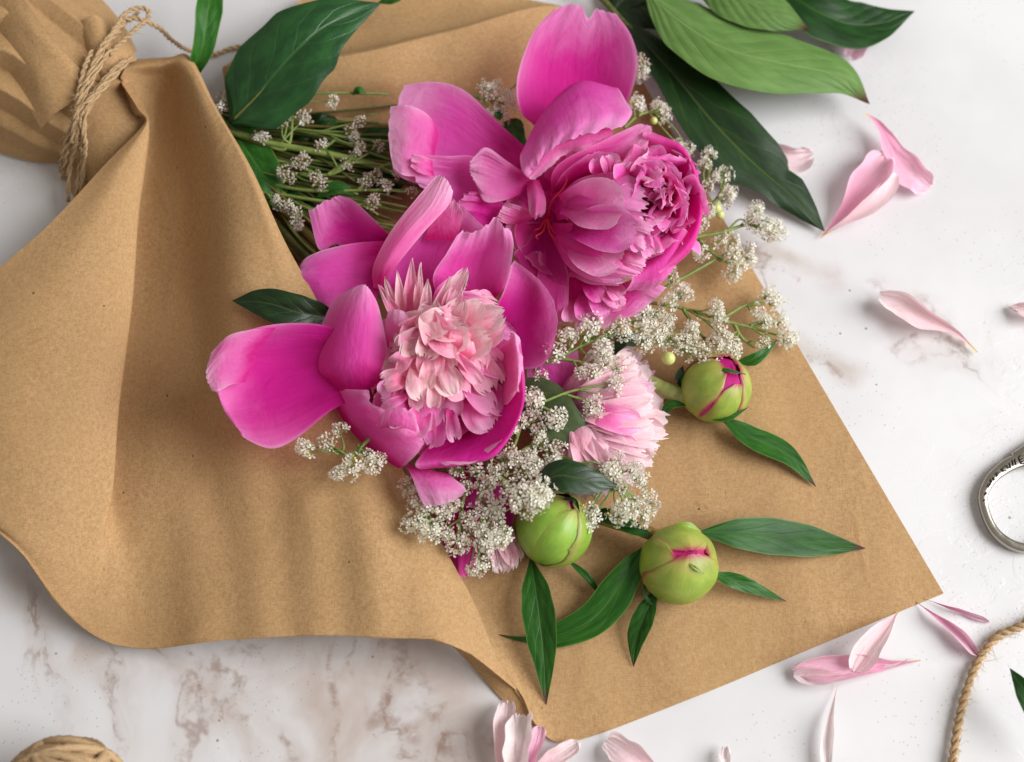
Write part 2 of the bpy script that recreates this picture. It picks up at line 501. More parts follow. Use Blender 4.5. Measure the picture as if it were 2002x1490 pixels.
# steel
def steel():
    m, nt, p, out = mat('antiqued_steel'); b = NB(nt)
    g = b.new('ShaderNodeTexCoord').outputs['Object']
    n = b.noise(g, 300, 4)
    b.link(b.mix(n, (.40, .37, .31, 1), (.55, .52, .46, 1)), p.inputs['Base Color'])
    p.inputs['Metallic'].default_value = 1.0
    b.link(b.math('ADD', b.math('MULTIPLY', n, .16), .12), p.inputs['Roughness'])
    return m
M['steel'] = steel()
M['groove'] = plain('blackened_groove', (.03, .027, .022), .6)

# bud sepals
def sepal_mat(name, c1, c2, edge):
    m, nt, p, out = mat(name); b = NB(nt)
    uvn = b.new('ShaderNodeTexCoord').outputs['UV']
    sep = b.new('ShaderNodeSeparateXYZ'); b.link(uvn, sep.inputs[0])
    u, v = sep.outputs[0], sep.outputs[1]
    a = b.math('MULTIPLY', b.math('ABSOLUTE', b.math('SUBTRACT', u, .5)), 2.0)
    cl = b.noise(uvn, 3.5, 4, .6)
    c = b.mix(b.smooth(cl, .3, .7), c4(c1), c4(c2))
    e = b.math('MAXIMUM', b.smooth(a, .86, 1.0), b.smooth(v, .93, 1.0))
    e2 = b.math('MULTIPLY', b.math('MAXIMUM', b.smooth(a, .55, 1.0), b.smooth(v, .75, 1.0)), b.math('MULTIPLY', cl, .9))
    c = b.mix(b.math('MULTIPLY', e2, .7), c, (.45, .17, .10, 1))
    c = b.mix(e, c, c4(edge))
    bl = b.noise(uvn, 11, 5, .7)
    c = b.mix(b.math('MULTIPLY', b.smooth(bl, .60, .74), .45), c, (.30, .16, .05, 1))
    fine = b.noise(uvn, 60, 3)
    c = b.mix(b.math('MULTIPLY', b.smooth(fine, .55, .8), .25), c, (.35, .42, .10, 1))
    b.link(c, p.inputs['Base Color'])
    p.inputs['Roughness'].default_value = .42
    p.inputs['Subsurface Weight'].default_value = .08
    p.inputs['Subsurface Radius'].default_value = (.002, .003, .001)
    b.link(b.bump(b.noise(b.mapping(uvn, (12, 2, 1)), 1.5, 3), .25, .0006), p.inputs['Normal'])
    return m
M['sepal'] = sepal_mat('bud_sepal', (.20, .30, .035), (.34, .43, .065), (.36, .03, .07))
M['sepalg'] = sepal_mat('green_bud_sepal', (.17, .32, .03), (.27, .43, .05), (.22, .20, .05))
M['budpetal'] = petal_mat('bud_petal', (.45, .01, .14), (.62, .03, .26), (.70, .08, .34), trans=.1)

# marble-like plaster board: veins, stains, chips and pits of its own
def marble():
    m, nt, p, out = mat('veined_white_plaster'); b = NB(nt)
    g = b.new('ShaderNodeTexCoord').outputs['Object']
    nz = b.new('ShaderNodeTexNoise'); b.link(g, nz.inputs['Vector']); nz.inputs['Scale'].default_value = 26; nz.inputs['Detail'].default_value = 5
    dv = b.new('ShaderNodeVectorMath', operation='SUBTRACT'); b.link(nz.outputs['Color'], dv.inputs[0]); dv.inputs[1].default_value = (.5, .5, .5)
    ds = b.new('ShaderNodeVectorMath', operation='SCALE'); b.link(dv.outputs[0], ds.inputs[0]); ds.inputs['Scale'].default_value = .032
    da = b.new('ShaderNodeVectorMath', operation='ADD'); b.link(g, da.inputs[0]); b.link(ds.outputs[0], da.inputs[1])
    gw = da.outputs[0]
    def seg(ax, ay, bx, by, w, soft):
        A = at((ax, ay, 0)); B = at((bx, by, 0))
        # distance from a segment, in nodes
        d = (B-A)[:2]; L = float(np.linalg.norm(d)); d = d/L
        sp = b.new('ShaderNodeSeparateXYZ'); b.link(gw, sp.inputs[0])
        x = b.math('SUBTRACT', sp.outputs[0], float(A[0])); y = b.math('SUBTRACT', sp.outputs[1], float(A[1]))
        t = b.math('ADD', b.math('MULTIPLY', x, float(d[0])), b.math('MULTIPLY', y, float(d[1])))
        q = b.math('ADD', b.math('MULTIPLY', x, float(-d[1])), b.math('MULTIPLY', y, float(d[0])))
        t2 = b.math('SUBTRACT', t, b.math('MINIMUM', b.math('MAXIMUM', t, 0.0), L))
        dd = b.math('SQRT', b.math('ADD', b.math('MULTIPLY', t2, t2), b.math('MULTIPLY', q, q)))
        return b.math('SUBTRACT', 1.0, b.smooth(dd, w*S, (w+soft)*S))
    def many(segs):
        r = None
        for s in segs:
            x = seg(*s); r = x if r is None else b.math('MAXIMUM', r, x)
        return r
    cloud = b.noise(g, 9, 5, .55)
    cloud2 = b.noise(g, 34, 4, .6, .6)
    c = b.mix(b.smooth(cloud, .35, .68), (.63, .62, .63, 1), (.71, .705, .71, 1))
    c = b.mix(b.math('MULTIPLY', b.smooth(cloud2, .5, .75), .3), c, (.62, .605, .60, 1))
    # brown and mauve veins
    brk = b.smooth(b.noise(g, 95, 4, .7), .40, .62)
    soft = many([(330, 1260, 480, 1400, 10, 80), (620, 1280, 660, 1480, 8, 70), (820, 1330, 920, 1490, 12, 100), (700, 1270, 860, 1400, 5, 90),
                 (470, 1390, 550, 1490, 6, 60), (1500, 500, 1640, 560, 2, 40), (1560, 670, 1680, 720, 2, 40), (30, 1150, 220, 1330, 4, 70), (560, 1270, 900, 1300, 10, 90), (640, 1300, 680, 1440, 10, 80)])
    patch = many([(700, 1330, 880, 1440, 40, 150)])
    c = b.mix(b.math('MULTIPLY', patch, b.math('MULTIPLY', b.smooth(cloud2, .25, .65), .42)), c, (.45, .34, .27, 1))
    c = b.mix(b.math('MULTIPLY', soft, b.math('ADD', b.math('MULTIPLY', b.smooth(cloud2, .3, .7), .62), .12)), c, (.46, .375, .325, 1))
    vein = many([(650, 1270, 640, 1480, 0, 12), (700, 1260, 690, 1330, 0, 10), (770, 1370, 740, 1410, 2, 26), (800, 1330, 860, 1400, 3, 24), (850, 1390, 880, 1470, 3, 20), (780, 1400, 760, 1400, 3, 26),
                 (810, 1425, 815, 1440, 2, 24), (340, 1290, 420, 1370, 0, 9), (470, 1410, 500, 1420, 0, 16), (540, 1440, 565, 1480, 0, 12), (360, 1270, 420, 1330, 0, 12),
                 (1480, 530, 1560, 560, 0, 10), (1700, 560, 1740, 590, 0, 10), (1570, 690, 1640, 715, 0, 14)])
    c = b.mix(b.math('MULTIPLY', vein, b.math('MULTIPLY', brk, .62)), c, (.24, .13, .09, 1))
    rg = b.math('ABSOLUTE', b.math('SUBTRACT', b.noise(b.mapping(gw, (1, .5, 1), rot=(0, 0, R(20))), 15, 5, .55, .7), .5))
    ridge = b.math('SUBTRACT', 1.0, b.smooth(rg, 0.0, .020))
    ridge2 = b.math('SUBTRACT', 1.0, b.smooth(rg, 0.0, .09))
    zone = many([(300, 1270, 520, 1480, 60, 120), (560, 1290, 900, 1480, 80, 120), (1490, 510, 1880, 700, 30, 70), (60, 1200, 250, 1400, 20, 90)])
    c = b.mix(b.math('MULTIPLY', b.math('MULTIPLY', ridge2, zone), .27), c, (.42, .345, .305, 1))
    c = b.mix(b.math('MULTIPLY', b.math('MULTIPLY', ridge, zone), b.math('MULTIPLY', brk, .6)), c, (.26, .16, .125, 1))
    # dark pits
    vo = b.new('ShaderNodeTexVoronoi'); b.link(g, vo.inputs['Vector']); vo.inputs['Scale'].default_value = 120
    pit = b.math('MULTIPLY', b.math('LESS_THAN', vo.outputs['Distance'], .07), b.math('GREATER_THAN', b.noise(g, 25, 2), .56))
    vo3 = b.new('ShaderNodeTexVoronoi'); b.link(g, vo3.inputs['Vector']); vo3.inputs['Scale'].default_value = 420
    pit2 = b.math('MULTIPLY', b.math('LESS_THAN', vo3.outputs['Distance'], .14), b.math('GREATER_THAN', b.noise(g, 14, 3), .50))
    pits = b.math('MAXIMUM', pit, b.math('MULTIPLY', pit2, .45))
    c = b.mix(b.math('MULTIPLY', pits, .75), c, (.22, .19, .18, 1))
    b.link(c, p.inputs['Base Color'])
    p.inputs['Roughness'].default_value = .42; p.inputs['Specular IOR Level'].default_value = .35
    chip = b.noise(b.mapping(gw, (1, 2.6, 1), rot=(0, 0, R(32))), 42, 6, .62, .4)
    chips = b.smooth(chip, .47, .53)
    chipm = b.math('MULTIPLY', chips, b.smooth(b.noise(g, 7, 3), .50, .66))
    fine = b.noise(g, 900, 3)
    h = b.math('SUBTRACT', b.math('ADD', chipm, b.math('MULTIPLY', fine, .05)), pits)
    b.link(b.bump(h, .13, .0008), p.inputs['Normal'])
    return m
M['marble'] = marble()

# ================================================================== table
def build_table():
    nv = nu = 2
    G = np.array([[(-.9, 1.1, 0), (.9, 1.1, 0)], [(-.9, -.7, 0), (.9, -.7, 0)]], float)
    # a slab with real thickness
    x0, x1, y0, y1, t = -.9, .9, -.7, 1.1, -.02
    V = [(x0, y0, 0), (x1, y0, 0), (x1, y1, 0), (x0, y1, 0), (x0, y0, t), (x1, y0, t), (x1, y1, t), (x0, y1, t)]
    F = [[0, 1, 2, 3], [7, 6, 5, 4], [0, 4, 5, 1], [1, 5, 6, 2], [2, 6, 7, 3], [3, 7, 4, 0]]
    o = obj('table_surface', mesh('table_surface', V, F, M['marble'], smooth=False))
    tag(o, 'white veined stone board everything lies on', kind='structure')
build_table()

# ================================================================== kraft paper wrap
wrap = thing('kraft_paper_wrap', 'brown kraft paper wrapped like a cone around the bouquet', 'wrapping paper', (900, 700, 0))
TH = 1.6
def paper(name, rows, nu, nv, amp=0.0, seed=1, cr=0.0, crs=1.0, thick=TH, ripple=0):
    G = net(rows, nu, nv)
    if ripple:
        x, y = G[..., 0], G[..., 1]
        k = np.clip((y-780-.2*(600-x))/220, 0, 1)*np.clip((x-300)/80, 0, 1)*np.clip((900-x)/120, 0, 1)
        G[..., 2] += ripple*k*k*(3-2*k)*np.sin((x-.10*y-340)/128*6.283+.8*np.sin(x/97.0))
    if amp:
        G[..., 2] += amp*wav(G[..., 0]/1200, G[..., 1]/1200, seed, 4, 4, 6)
    if cr:
        G[..., 2] += cr*crumple(G[..., 0], G[..., 1], seed+5, sc=crs)
    G[..., 2] += 2.2*crumple(G[..., 0]*2.6, G[..., 1]*2.6, seed+9, n=18, sc=2.5)*wav(G[..., 0]/900, G[..., 1]/900, seed+2, 2, 2, 4)
    G[..., 2] = np.maximum(G[..., 2], 1.8)
    return sheet(name, G, M['kraft'], wrap, thick)

# under sheet, lying on the table
def lerp(a, b, t): return tuple(a[i]+(b[i]-a[i])*t for i in range(len(a)))
rows = []
hem = [(930, 1240), (1018, 1356), (1052, 1421), (1120, 1449), (1350, 1366), (1600, 1262), (1845, 1160)]
topl = [(400, 200), (500, 200), (640, 205), (760, 215), (950, 225), (1110, 220), (1256, 160)]
for t in (0, .18, .4, .62, .82, 1.0):
    rows.append([lerp(h, q, t)+(z,) for h, q, z in zip(hem, topl, (4, 4, 4, 4, 3, 4, 3))])
rows[0] = [(x, y, z) for (x, y), z in zip(hem, (30, 22, 14, 6, 3, 4, 4))]
paper('back_sheet', rows, 120, 110, amp=2.2, seed=3, cr=4.0)

# upper wall: rises from the floor of the wrap, rolls over a crest and comes down again on the far side
W = [
    [(480, 320, 8), (650, 330, 8), (850, 320, 8), (1060, 300, 8), (1250, 205, 6)],
    [(450, 215, 40), (640, 222, 34), (850, 228, 26), (1060, 220, 16), (1238, 165, 5)],
    [(440, 165, 88), (650, 160, 84), (860, 148, 72), (1070, 105, 45), (1222, 130, 7)],
    [(435, 135, 104), (665, 118, 112), (875, 72, 100), (1082, 22, 62), (1208, 95, 8)],
    [(440, 128, 96), (672, 106, 108), (882, 58, 94), (1088, 12, 58), (1204, 86, 8)],
    [(450, 122, 60), (690, 92, 64), (890, 52, 58), (1088, 14, 30), (1200, 76, 5)],
    [(520, 60, 44), (720, 30, 36), (920, 14, 28), (1085, 9, 14), (1195, 66, 4)],
    [(600, -10, 40), (760, -40, 30), (935, -22, 24), (1040, 2, 14), (1190, 60, 4)],
]
paper('back_wall', W, 80, 60, amp=2.0, seed=8, cr=3.5)

# front flap: gathered at the twine, one deep fold, a wavy hem
FL = [
    [(246, 184, 118), (243, 174, 134), (240, 166, 140), (238, 160, 112), (236, 152, 118), (240, 142, 126), (246, 132, 128), (252, 124, 122), (258, 116, 110)],
    [(262, 222, 124), (266, 214, 138), (268, 206, 140), (262, 206, 100), (270, 180, 88), (290, 150, 104), (305, 130, 132), (318, 118, 136), (330, 112, 120)],
    [(283, 240, 138), (287, 242, 142), (291, 246, 132), (282, 252, 76), (298, 205, 56), (328, 160, 92), (350, 132, 142), (362, 118, 152), (372, 112, 142)],
    [(205, 322, 148), (245, 316, 156), (286, 312, 130), (266, 325, 62), (294, 310, 34), (348, 262, 70), (390, 222, 150), (412, 203, 164), (424, 212, 154)],
    [(95, 440, 150), (185, 436, 160), (270, 420, 126), (243, 440, 54), (274, 440, 22), (362, 395, 56), (428, 350, 150), (472, 318, 176), (492, 330, 168)],
    [(-50, 575, 140), (110, 580, 160), (255, 588, 118), (224, 600, 50), (256, 605, 16), (368, 560, 48), (446, 510, 146), (520, 466, 172), (556, 470, 166)],
    [(-150, 750, 140), (70, 765, 154), (228, 790, 106), (202, 800, 50), (230, 805, 18), (378, 760, 46), (466, 705, 112), (570, 660, 126), (632, 610, 128)],
    [(-150, 900, 136), (55, 915, 142), (207, 975, 92), (206, 985, 60), (236, 985, 36), (384, 945, 54), (498, 890, 98), (640, 840, 110), (752, 850, 92)],
    [(-110, 970, 128), (30, 1030, 124), (150, 1100, 76), (215, 1122, 50), (290, 1112, 40), (440, 1070, 72), (570, 1035, 102), (715, 1005, 124), (846, 1030, 88)],
    [(-90, 975, 124), (30, 1062, 112), (112, 1168, 62), (192, 1236, 36), (283, 1257, 34), (430, 1240, 70), (610, 1228, 98), (800, 1225, 112), (925, 1175, 70)],
    [(-86, 980, 124), (34, 1072, 112), (118, 1180, 60), (200, 1243, 35), (290, 1260, 33), (440, 1241, 70), (640, 1229, 98), (840, 1247, 106), (972, 1288, 48)],
    [(-84, 984, 122), (38, 1078, 110), (122, 1186, 58), (206, 1247, 33), (296, 1262, 31), (450, 1242, 68), (660, 1231, 94), (890, 1266, 86), (1016, 1354, 14)]]
paper('front_flap', FL, 190, 170, amp=4.0, seed=21, cr=7.0, ripple=2.6)
# the turn of the paper between flap and back sheet, seen dark under the hem
paper('turned_under_fold', [
    [(800, 1150, 84), (900, 1200, 52), (960, 1290, 30), (1020, 1365, 12)],
    [(884, 1258, 64), (950, 1292, 44), (1012, 1347, 16), (1050, 1418, 6)],
    [(882, 1262, 44), (945, 1306, 28), (1000, 1360, 10), (1049, 1421, 3)],
    [(888, 1266, 18), (940, 1322, 8), (986, 1372, 4), (1046, 1424, 2)]], 24, 24)

# neck: crumpled tail left of the twine, gathered fan right of it
def neck():
    rows = [
        [(-190, -120, 60), (-80, -110, 150), (-60, 0, 190), (-90, 110, 170), (-130, 220, 110), (-190, 300, 20)],
        [(0, -90, 70), (40, -60, 150), (20, 20, 200), (-10, 110, 190), (-40, 200, 130), (-60, 280, 20)],
        [(160, -30, 90), (130, 10, 165), (85, 80, 200), (50, 150, 190), (20, 230, 120), (5, 300, 16)],
        [(235, 40, 100), (200, 70, 165), (150, 130, 190), (110, 200, 170), (75, 265, 100), (62, 316, 12)],
        [(268, 100, 100), (245, 115, 145), (205, 165, 160), (168, 235, 140), (138, 290, 80), (128, 320, 10)],
    ]
    G = net(rows, 170, 150)
    u = np.linspace(0, 1, 170)[None]; v = np.linspace(0, 1, 150)[:, None]
    ang = u*6.0+.35*np.sin(v*2.5)
    tri = np.abs(((ang*1.05+.2) % 1.0)-.5)*2
    G[..., 2] += (tri-.5)*26*np.minimum(1, np.minimum(u, 1-u)*6)*(1-.35*v)
    G[..., 2] += 46*crumple(G[..., 0], G[..., 1], 44, n=22, sc=.8)*np.minimum(1, np.minimum(u, 1-u)*5)
    sheet('gathered_neck', G, M['kraft'], wrap, TH)
    # a fold of paper lying diagonally over the tail
    rows = [
        [(-120, -90, 150), (-60, -60, 190), (0, -20, 214), (40, -10, 222)],
        [(-70, 20, 160), (0, 40, 205), (60, 60, 226), (100, 70, 226)],
        [(0, 120, 170), (60, 130, 205), (120, 130, 216), (158, 135, 208)],
        [(80, 250, 140), (110, 220, 170), (160, 190, 184), (200, 170, 176)],
    ]
    G = net(rows, 90, 100)
    G[..., 2] += 34*crumple(G[..., 0], G[..., 1], 12, n=18, sc=.7)
    sheet('diagonal_fold', G, M['kraft'], wrap, TH)
    rows = [
        [(140, 60, 160), (160, 40, 190), (190, 30, 190), (230, 60, 130)],
        [(160, 100, 170), (180, 85, 196), (212, 75, 190), (256, 95, 125)],
        [(190, 160, 168), (205, 145, 184), (232, 130, 174), (268, 118, 120)],
    ]
    G = net(rows, 30, 30)
    G[..., 2] += 16*crumple(G[..., 0], G[..., 1], 5, n=14, sc=.7)
    sheet('upper_pleat', G, M['kraft'], wrap, TH)
    # fan below the twine, passing under the flap's fold
    rows = [
        [(236, 108, 104), (176, 160, 136), (140, 235, 118), (122, 290, 72), (116, 330, 10)],
        [(272, 190, 116), (232, 238, 122), (194, 290, 104), (160, 345, 60), (138, 372, 8)],
        [(292, 236, 112), (264, 270, 104), (218, 322, 88), (176, 372, 50), (150, 396, 6)],
        [(284, 275, 62), (262, 318, 56), (226, 364, 46), (190, 400, 30), (160, 416, 4)],
    ]
    G = net(rows, 60, 50)
    G[..., 2] += 12*crumple(G[..., 0], G[..., 1], 31, n=16, sc=.8)
    sheet('gathered_fan', G, M['kraft'], wrap, TH)
neck()

# ================================================================== twine
def rope(parent, spine, rad, plies=2, turns=14, n=160, seed=0, fuzz=60, flen=18, world=False):
    P = crom(np.array(spine, float), n)
    if not world: P = at(P)
    t, a, b = frames(P)
    rr = np.random.RandomState(seed)
    ph0 = rr.uniform(0, 6.28)
    ln = np.concatenate([[0], np.cumsum(np.linalg.norm(np.diff(P, axis=0), axis=1))]); ln /= ln[-1]
    for k in range(plies):
        ph = ph0+k*2*math.pi/plies+turns*2*math.pi*ln+.4*np.sin(ln*9+seed)
        jit = 1+.12*np.sin(ln*47+k*2+seed)
        Q = P+(a*np.cos(ph)[:, None]+b*np.sin(ph)[:, None])*(rad*S*.52*jit)[:, None]
        V, F, uv = tube_geo(Q, rad*S*.58*(1+.1*np.sin(ln*61+k)), 6)
        obj('strand', mesh('strand', V-root_loc(parent), F, M['jute'], uv), parent)
    if fuzz:
        V, F = [], []
        for i in range(fuzz):
            j = rr.randint(0, n-2)
            o = P[j]+(a[j]*rr.normal()+b[j]*rr.normal())*rad*S*.6
            d = t[j]*rr.choice([-1, 1])*rr.uniform(.3, 1)+a[j]*rr.normal()*.6+b[j]*rr.normal()*.6
            d /= np.linalg.norm(d); e = np.cross(d, rr.normal(size=3)); e /= np.linalg.norm(e)
            L = flen*S*rr.uniform(.4, 1.3); wdt = .55*S
            c = np.cross(d, e)
            prev = None
            for s in range(4):
                f = s/3
                pt = o+d*L*f+e*L*.3*f*f
                V += [pt+c*wdt*(1-f*.7), pt-c*wdt*(1-f*.7), pt+e*wdt*1.4*(1-f*.7)]
                m = len(V)-3
                if s: F += [[m-3, m-2, m+1, m], [m-2, m-1, m+2, m+1], [m-1, m-3, m, m+2]]
        o = obj('loose_fibre', mesh('loose_fibre', np.array(V)-root_loc(parent), F, M['fibre']), parent)
        o['kind'] = 'stuff'

tie = thing('twine_bow', 'jute twine wound round the gathered paper neck with a loose loop', 'twine', (170, 230, 150))
wraps = [
    [(205, 92, 196), (185, 118, 212), (162, 165, 206), (150, 205, 190), (140, 260, 150), (126, 320, 76), (122, 350, 12)],
    [(216, 96, 196), (196, 128, 212), (172, 172, 208), (156, 212, 192), (150, 270, 150), (136, 330, 70), (133, 395, 40)],
    [(250, 118, 172), (228, 130, 190), (196, 165, 200), (166, 206, 196), (158, 250, 165), (156, 320, 80), (150, 380, 52)],
    [(256, 112, 168), (232, 140, 188), (200, 176, 200), (170, 212, 194), (164, 262, 160), (162, 330, 80), (158, 384, 50)],
    [(240, 126, 178), (214, 150, 198), (180, 190, 204), (154, 214, 196), (134, 262, 150), (120, 310, 84), (118, 336, 14)],
    [(180, 100, 212), (166, 130, 218), (156, 170, 208), (150, 208, 196), (158, 240, 178), (166, 276, 150), (165, 310, 110)],
    [(235, 60, 180), (208, 86, 205), (186, 132, 214), (160, 180, 208), (152, 212, 196), (146, 236, 182), (140, 280, 140)],
    [(270, 26, 150), (236, 52, 190), (205, 82, 205), (190, 110, 214), (172, 150, 214), (152, 200, 198), (156, 226, 186)],
]
for i, w in enumerate(wraps):
    rope(tie, w, 4.9, 2, 5+i % 3, 90, seed=i, fuzz=60, flen=18)
rope(tie, [(196, 100, 205), (222, 60, 196), (244, 28, 190), (272, 16, 180), (290, 22, 172), (288, 40, 172), (280, 46, 180), (262, 60, 190), (240, 80, 190), (215, 108, 195)], 5.0, 2, 12, 120, seed=31, fuzz=30)
rope(tie, [(205, 92, 205), (232, 46, 194), (258, 36, 186), (286, 42, 176), (312, 56, 150), (340, 82, 100), (372, 100, 40), (420, 106, 12), (455, 94, 8), (520, 84, 8)], 5.0, 2, 16, 150, seed=33, fuzz=40)

cord = thing('twine_end', 'loose end of twisted jute twine curving past the pink petals beside the dark leaf', 'twine', (1900, 1330, 0))
rope(cord, [(2120, 1150, 12), (2050, 1196, 12), (2002, 1222, 13), (1950, 1246, 13), (1915, 1290, 13), (1890, 1350, 13), (1872, 1425, 13), (1862, 1500, 13), (1858, 1580, 13), (1880, 1680, 13)], 7.8, 2, 17, 260, seed=5, fuzz=240, flen=26)

def twine_ball():
    Rb = 112
    c = at((126, 1461+Rb*.98, Rb))
    root = thing('twine_ball', 'ball of jute twine whose top shows below the marble veins', 'twine ball', (125, 1458+Rb*1.2, 0))
    r = np.random.RandomState(4)
    a = np.linspace(0, 2*math.pi, 73)[:-1]
    for i in range(46):
        # windings mostly across the top of the ball
        th = r.uniform(-.55, .55) if i < 34 else r.uniform(-1.5, 1.5)
        n = np.array([math.sin(th)*.9, math.cos(th)*math.cos(r.uniform(-.3, .3)+1.0), math.cos(th)*math.sin(1.0+r.uniform(-.5, .5))])
        n = np.array([r.uniform(-.35, .35), .75+r.uniform(-.2, .2), r.uniform(-.75, .75)]) if i < 34 else r.normal(size=3)
        n /= np.linalg.norm(n)
        e = np.cross(n, [1, .1, .2]); e /= np.linalg.norm(e); f = np.cross(n, e)
        off = r.uniform(-.75, .75); rad = math.sqrt(1-off*off)
        P = c+(n*off+(e*np.cos(a)[:, None]+f*np.sin(a)[:, None])*rad)*(Rb-8+r.uniform(-3, 3))*S
        V, F, uv = tube_geo(P, 7.5*S*(1+.12*np.sin(a*40)), 6, True)
        uv[:, 1] *= 3
        obj('winding', mesh('winding', V-root_loc(root), F, M['jute'], uv), root)
    # core
    nu, nv = 32, 18
    th = np.linspace(0.02, math.pi-.02, nv)[:, None]; ph = np.linspace(0, 2*math.pi, nu)[None]
    G = np.stack([np.sin(th)*np.cos(ph), np.sin(th)*np.sin(ph), np.cos(th)+0*ph], -1)*(Rb-13)*S+c
    sheet('core', G, M['jute'], root, world=True)
twine_ball()

# ================================================================== peonies
def petal(parent, rows, m='hot', nu=37, nv=29, seed=0, amp=3.4, fu=1.6, rag=.02, start=.25, notch=(), name='petal', tipfu=4):
    G = net(rows, nu, nv)
    G = ruffle(G, seed, amp, fu, 1.0, rag, start, notch, tipfu)
    G = ruffle(G, seed+400, amp*.32, fu*4.5, 1.6, 0, start*.7)
    return sheet(name, G, M[m], parent)

def frill(parent, B, T, w, m='pink', arch=18, cup=.25, seed=0, rag=.10, wave=5, roll=0, prof='strap', nu=11, nv=13, nrm=(0, 0, 1), name='inner_petal', tipfu=4, bend=0):
    B = np.array(B, float); T = np.array(T, float)
    mid = (B+T)/2+np.array([0, 0, arch])
    q = T-B; mid[:2] += np.array([-q[1], q[0]])*bend
    G = ribbon([B, mid, T], w, prof, roll, cup, nu, nv, seed, wave, nrm)
    if rag: G = ruffle(G, seed, 2.5, 2, 1, rag, .3, (), tipfu)
    return sheet(name, G, M[m], parent)

# ---- left peony: hot pink bowl with a pale feathered heart
pa = thing('peony', 'wide open pink peony with pale feathery centre, nearest the front flap', 'peony', (850, 760, 20), 'peonies of the bouquet')
petal(pa, [[(770, 470, 118), (745, 492, 104), (720, 515, 98)], [(742, 440, 168), (700, 458, 122), (662, 478, 110)], [(694, 394, 168), (652, 422, 142), (624, 488, 126)], [(664, 382, 168), (634, 392, 166), (603, 410, 152)]], 'hot', seed=2, notch=((.35, .08, .04),), amp=2)
petal(pa, [[(780, 470, 130), (760, 520, 106), (735, 585, 104)], [(704, 474, 152), (690, 530, 132), (680, 602, 114)], [(642, 486, 158), (630, 540, 152), (646, 616, 114)], [(600, 503, 152), (585, 545, 144), (604, 602, 110)], [(582, 524, 140), (576, 560, 126), (580, 592, 110)]], 'pink', seed=3, amp=2)
petal(pa, [[(730, 672, 172), (735, 705, 160), (730, 740, 156), (712, 775, 150)], [(640, 637, 206), (640, 690, 168), (640, 750, 160), (652, 800, 168)], [(558, 632, 226), (540, 700, 172), (540, 780, 162), (580, 857, 178)], [(486, 645, 244), (470, 705, 194), (480, 790, 172), (532, 877, 194)], [(430, 672, 244), (428, 715, 226), (440, 800, 196), (484, 859, 202)], [(412, 692, 236), (406, 730, 222), (436, 790, 202), (468, 841, 202)]], 'hot', nu=37, nv=25, seed=4, amp=2)
petal(pa, [[(540, 640, 246), (505, 690, 220), (480, 748, 204)], [(490, 645, 260), (462, 700, 250), (452, 752, 224)], [(446, 657, 266), (428, 705, 260), (428, 764, 230)], [(412, 690, 254), (402, 735, 246), (414, 764, 228)]], 'soft', seed=5, amp=2)
# back petals
petal(pa, [[(760, 580, 108), (800, 590, 104), (850, 590, 104), (892, 585, 112)], [(745, 540, 150), (800, 520, 124), (860, 510, 122), (922, 520, 138)], [(800, 462, 186), (840, 450, 148), (890, 440, 150), (942, 460, 172)], [(846, 402, 214), (872, 414, 190), (905, 400, 196), (946, 448, 196)]], 'pink', nu=37, seed=6, amp=4, rag=.05)
petal(pa, [[(945, 640, 116), (970, 660, 106), (985, 690, 104), (1000, 715, 106)], [(982, 575, 170), (1015, 610, 120), (1025, 660, 110), (1028, 722, 118)], [(998, 522, 200), (1050, 570, 150), (1065, 640, 140), (1060, 714, 138)], [(1006, 508, 208), (1056, 548, 188), (1090, 612, 176), (1082, 682, 160)]], 'hot', nu=37, nv=25, seed=7, amp=2.5)
petal(pa, [[(870, 610, 118), (900, 606, 116), (940, 596, 122), (966, 586, 136)], [(846, 545, 168), (890, 532, 158), (940, 522, 160), (990, 555, 188)], [(874, 494, 212), (915, 480, 202), (960, 470, 200), (1003, 488, 216)], [(900, 448, 228), (930, 452, 234), (968, 424, 240), (1000, 452, 228)]], 'pink', nu=37, seed=8, amp=5, rag=.06)
petal(pa, [[(730, 562, 140), (737, 564, 150), (746, 567, 150)], [(730, 520, 190), (752, 522, 206), (778, 516, 200)], [(764, 452, 226), (792, 462, 240), (830, 452, 226)], [(816, 386, 240), (842, 402, 250), (876, 402, 240)], [(856, 340, 240), (869, 344, 246), (886, 374, 240)]], 'soft', seed=9, amp=2.5)
petal(pa, [[(830, 470, 150), (860, 470, 150), (890, 470, 150)], [(850, 410, 200), (880, 420, 205), (905, 425, 200)], [(862, 372, 225), (884, 385, 228), (902, 402, 222)]], 'soft', seed=10, amp=5, rag=.1)

# heart: narrow pale petals, then a frilled bowl
CRE = [  # base, tip, width
    ((800, 640, 130), (806, 503, 250), 26), ((790, 640, 130), (776, 528, 235), 20), ((815, 640, 130), (822, 512, 250), 18), ((782, 640, 130), (752, 540, 225), 18), ((795, 650, 130), (740, 556, 215), 22),
    ((830, 650, 130), (836, 545, 240), 24), ((850, 640, 130), (915, 520, 246), 30), ((840, 650, 130), (880, 540, 245), 26), ((860, 650, 130), (898, 556, 240), 34),
    ((870, 660, 140), (905, 580, 245), 46), ((880, 660, 140), (945, 588, 240), 50), ((880, 670, 140), (990, 602, 232), 54), ((890, 690, 140), (992, 632, 230), 50), ((880, 690, 150), (965, 655, 238), 58),
    ((830, 660, 140), (850, 585, 246), 50), ((850, 680, 150), (920, 640, 250), 60), ((830, 690, 150), (870, 620, 252), 56)]
for i, (b_, t_, w_) in enumerate(CRE):
    frill(pa, b_, t_, w_*1.15, 'cream' if i % 4 else 'blush', arch=20, cup=.35, seed=50+i, rag=.22 if w_ > 28 else .04, wave=5, prof='strap' if w_ > 28 else 'lens', tipfu=(5, 8, 6)[i % 3], nu=17)
